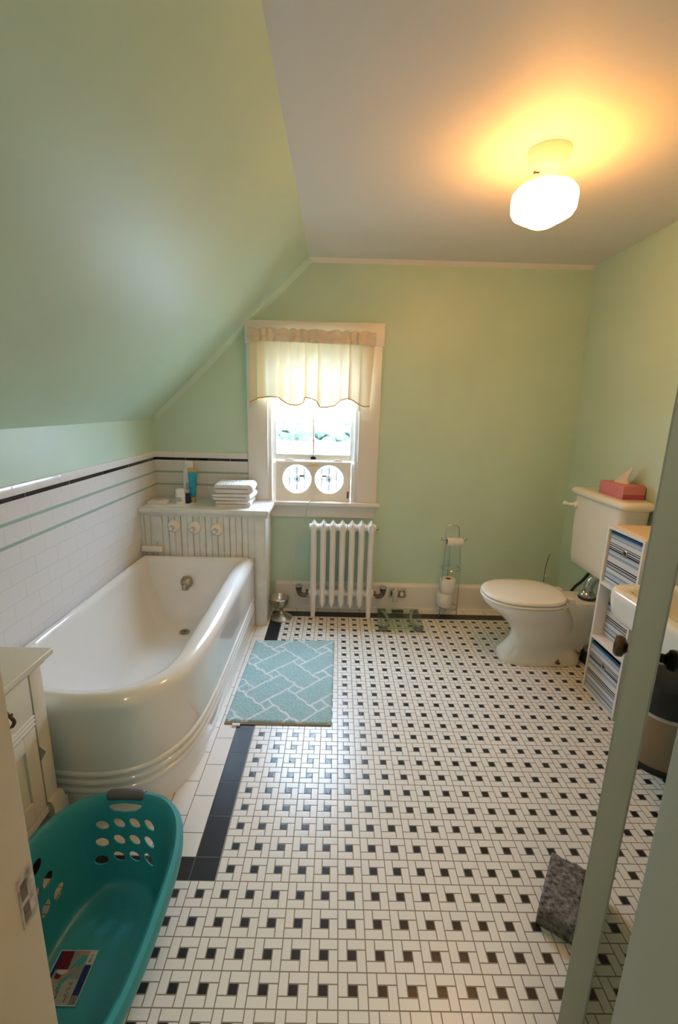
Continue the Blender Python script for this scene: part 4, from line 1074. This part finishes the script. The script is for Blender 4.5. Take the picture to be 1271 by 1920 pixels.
# ------------------------------------------------------------------ ceiling light
lx, ly = .664, .782
cl = thing('ceiling_light', 'lit schoolhouse globe light on the ceiling', 'ceiling light', (lx, ly, ZC))
obj('canopy', MB().lathe([(.076, 0), (.076, -.008), (.071, -.014), (.070, -.022), (.062, -.034), (.056, -.050), (.048, -.058), (.040, -.066), (.034, -.070), (0, -.070)], (lx, ly, ZC), n=48), M['trim'], cl, smooth=40)
obj('glass_shade', MB().lathe([(.026, -.064), (.026, -.082), (.034, -.092), (.070, -.106), (.098, -.120), (.112, -.136), (.115, -.150), (.113, -.190), (.104, -.206), (.082, -.219), (.058, -.226), (.054, -.234), (.036, -.243), (0, -.246)], (lx, ly, ZC), n=64, cap0=False), M['globe'], cl, smooth=60)
obj('screw', MB().lathe([(0, 0), (.003, 0), (.003, .014), (.005, .016), (.005, .020), (0, .021)], (lx - .033, ly - .012, ZC - .074), axis='-X', n=10), M['bronze'], cl)

# ------------------------------------------------------------------ outside the window
struct('ground_outside', MB().box(-40, 40, 2.4, 70, -3.3, -3.2), mat('pale_ground', (.25, .28, .22), .9), smooth=0)
leafm = mat('tree_leaves', (.010, .022, .009), .8, var=.6, vscale=3, bump=.3, bscale=6)
barkm = mat('tree_bark', (.06, .045, .03), .9)
def tree(x, y, zt, r_, label, seed):
    rr = random.Random(seed); t = thing('tree', label, 'tree', (x, y, -3.2), 'trees beyond the window')
    obj('trunk', MB().tube([(x, y, -3.2), (x + .1, y, -1.5), (x, y, zt - r_)], [.22, .18, .12], 10), barkm, t)
    m = MB()
    for k in range(46):
        a, b = rr.uniform(0, 2 * PI), rr.uniform(-.5, 1); rad = r_ * rr.uniform(.5, 1)
        c0 = Vector((x + rad * math.cos(a) * math.cos(b), y + rad * math.sin(a) * math.cos(b), zt - r_ * .75 + rad * .75 * math.sin(b)))
        s = r_ * rr.uniform(.20, .38); bm = bmesh.new(); bmesh.ops.create_icosphere(bm, subdivisions=2, radius=s)
        for v in bm.verts: v.co *= rr.uniform(.72, 1.2)
        bm.verts.index_update(); m.add([v.co + c0 for v in bm.verts], [[v.index for v in f.verts] for f in bm.faces]); bm.free()
    obj('foliage', m, leafm, t, smooth=0)
for i, (x, y, zt, r_) in enumerate(((-2.0, 17.5, .8, 1.05), (-.7, 14.6, .95, .85), (1.1, 17.0, 1.0, 1.2))):
    tree(x, y, zt, r_, ('leftmost of three leafy trees seen through the window', 'middle of three leafy trees seen through the window', 'rightmost of three leafy trees seen through the window')[i], 20 + i)
hs = thing('neighbouring_house', 'pale neighbouring house roof seen low through the window', 'house', (-.5, 9, -3.2))
rm_ = mat('pale_roof', (.62, .64, .66), .8)
obj('house_wall', MB().box(-5, 4, 8.2, 10.5, -3.2, .05), mat('pale_siding', (.7, .7, .7), .8), hs)
obj('roof', MB().prism([(7.9, .0), (9.35, .68), (10.8, .0)], 'X', -5.3, 1.9).prism([(-.12, .45), (1.5, 1.75), (3.1, .45)], 'Y', 7.9, 10), rm_, hs, smooth=0)

# ------------------------------------------------------------------ light
wd = bpy.data.worlds.new('World'); SC.world = wd; wd.use_nodes = True
bg = wd.node_tree.nodes['Background']; bg.inputs[0].default_value = (.55, .72, 1.0, 1)
E.nt = wd.node_tree; SKY = 90.0
tcw = wd.node_tree.nodes.new('ShaderNodeTexCoord'); spw = wd.node_tree.nodes.new('ShaderNodeSeparateXYZ')
wd.node_tree.links.new(tcw.outputs['Generated'], spw.inputs[0])
skyl = (E(spw.outputs[2]).mx(0.0) * 2.0 + 1.0) * (SKY / 3.0)
wd.node_tree.links.new(skyl.s, bg.inputs[1])
pl = bpy.data.lights.new('window_daylight_portal', 'AREA'); pl.shape = 'RECTANGLE'; pl.size, pl.size_y = OX1 - OX0 - .03, OZ1 - OZ0 - .03
pl.cycles.is_portal = True
po_ = bpy.data.objects.new('window_daylight_portal', pl); COL.objects.link(po_); po_.location = ((OX0 + OX1) / 2, YW + .16, (OZ0 + OZ1) / 2); po_.rotation_euler = (-PI / 2, 0, 0)
hl = bpy.data.lights.new('hall_fill_light', 'POINT'); hl.energy = 17; hl.color = (1, .86, .70); hl.shadow_soft_size = .12  # unseen point light added in the hall as fill from the front
ho = bpy.data.objects.new('hall_fill_light', hl); COL.objects.link(ho); ho.location = (-.1, -1.65, 2.15)

# ------------------------------------------------------------------ camera
cam = bpy.data.cameras.new('camera'); co_ = bpy.data.objects.new('camera', cam); COL.objects.link(co_)
cam.sensor_fit = 'HORIZONTAL'; cam.sensor_width = 36.0; cam.lens = 845.47 / 1271 * 36.0; cam.clip_start = .02; cam.clip_end = 200
right, down, fwd = Vector((.999677, -.003332, .025207)), Vector((.023790, -.227317, -.973530)), Vector((.008974, .973815, -.227164))

fwd.normalize(); right = (right - fwd * right.dot(fwd)).normalized(); upv = right.cross(fwd)
mw = Matrix((right, upv, -fwd)).transposed().to_4x4(); mw.translation = Vector((-.0757, -1.0875, 1.4717))
co_.matrix_world = mw
SC.camera = co_

SC.view_settings.view_transform = 'Standard'; SC.view_settings.look = 'None'; SC.view_settings.exposure = 0.24; SC.view_settings.gamma = 1.0
SC.view_settings.use_curve_mapping = False
SC.cycles.max_bounces = 10; SC.cycles.diffuse_bounces = 6; SC.cycles.transparent_max_bounces = 12
SC.cycles.use_denoising = True; SC.cycles.sample_clamp_indirect = 6.0
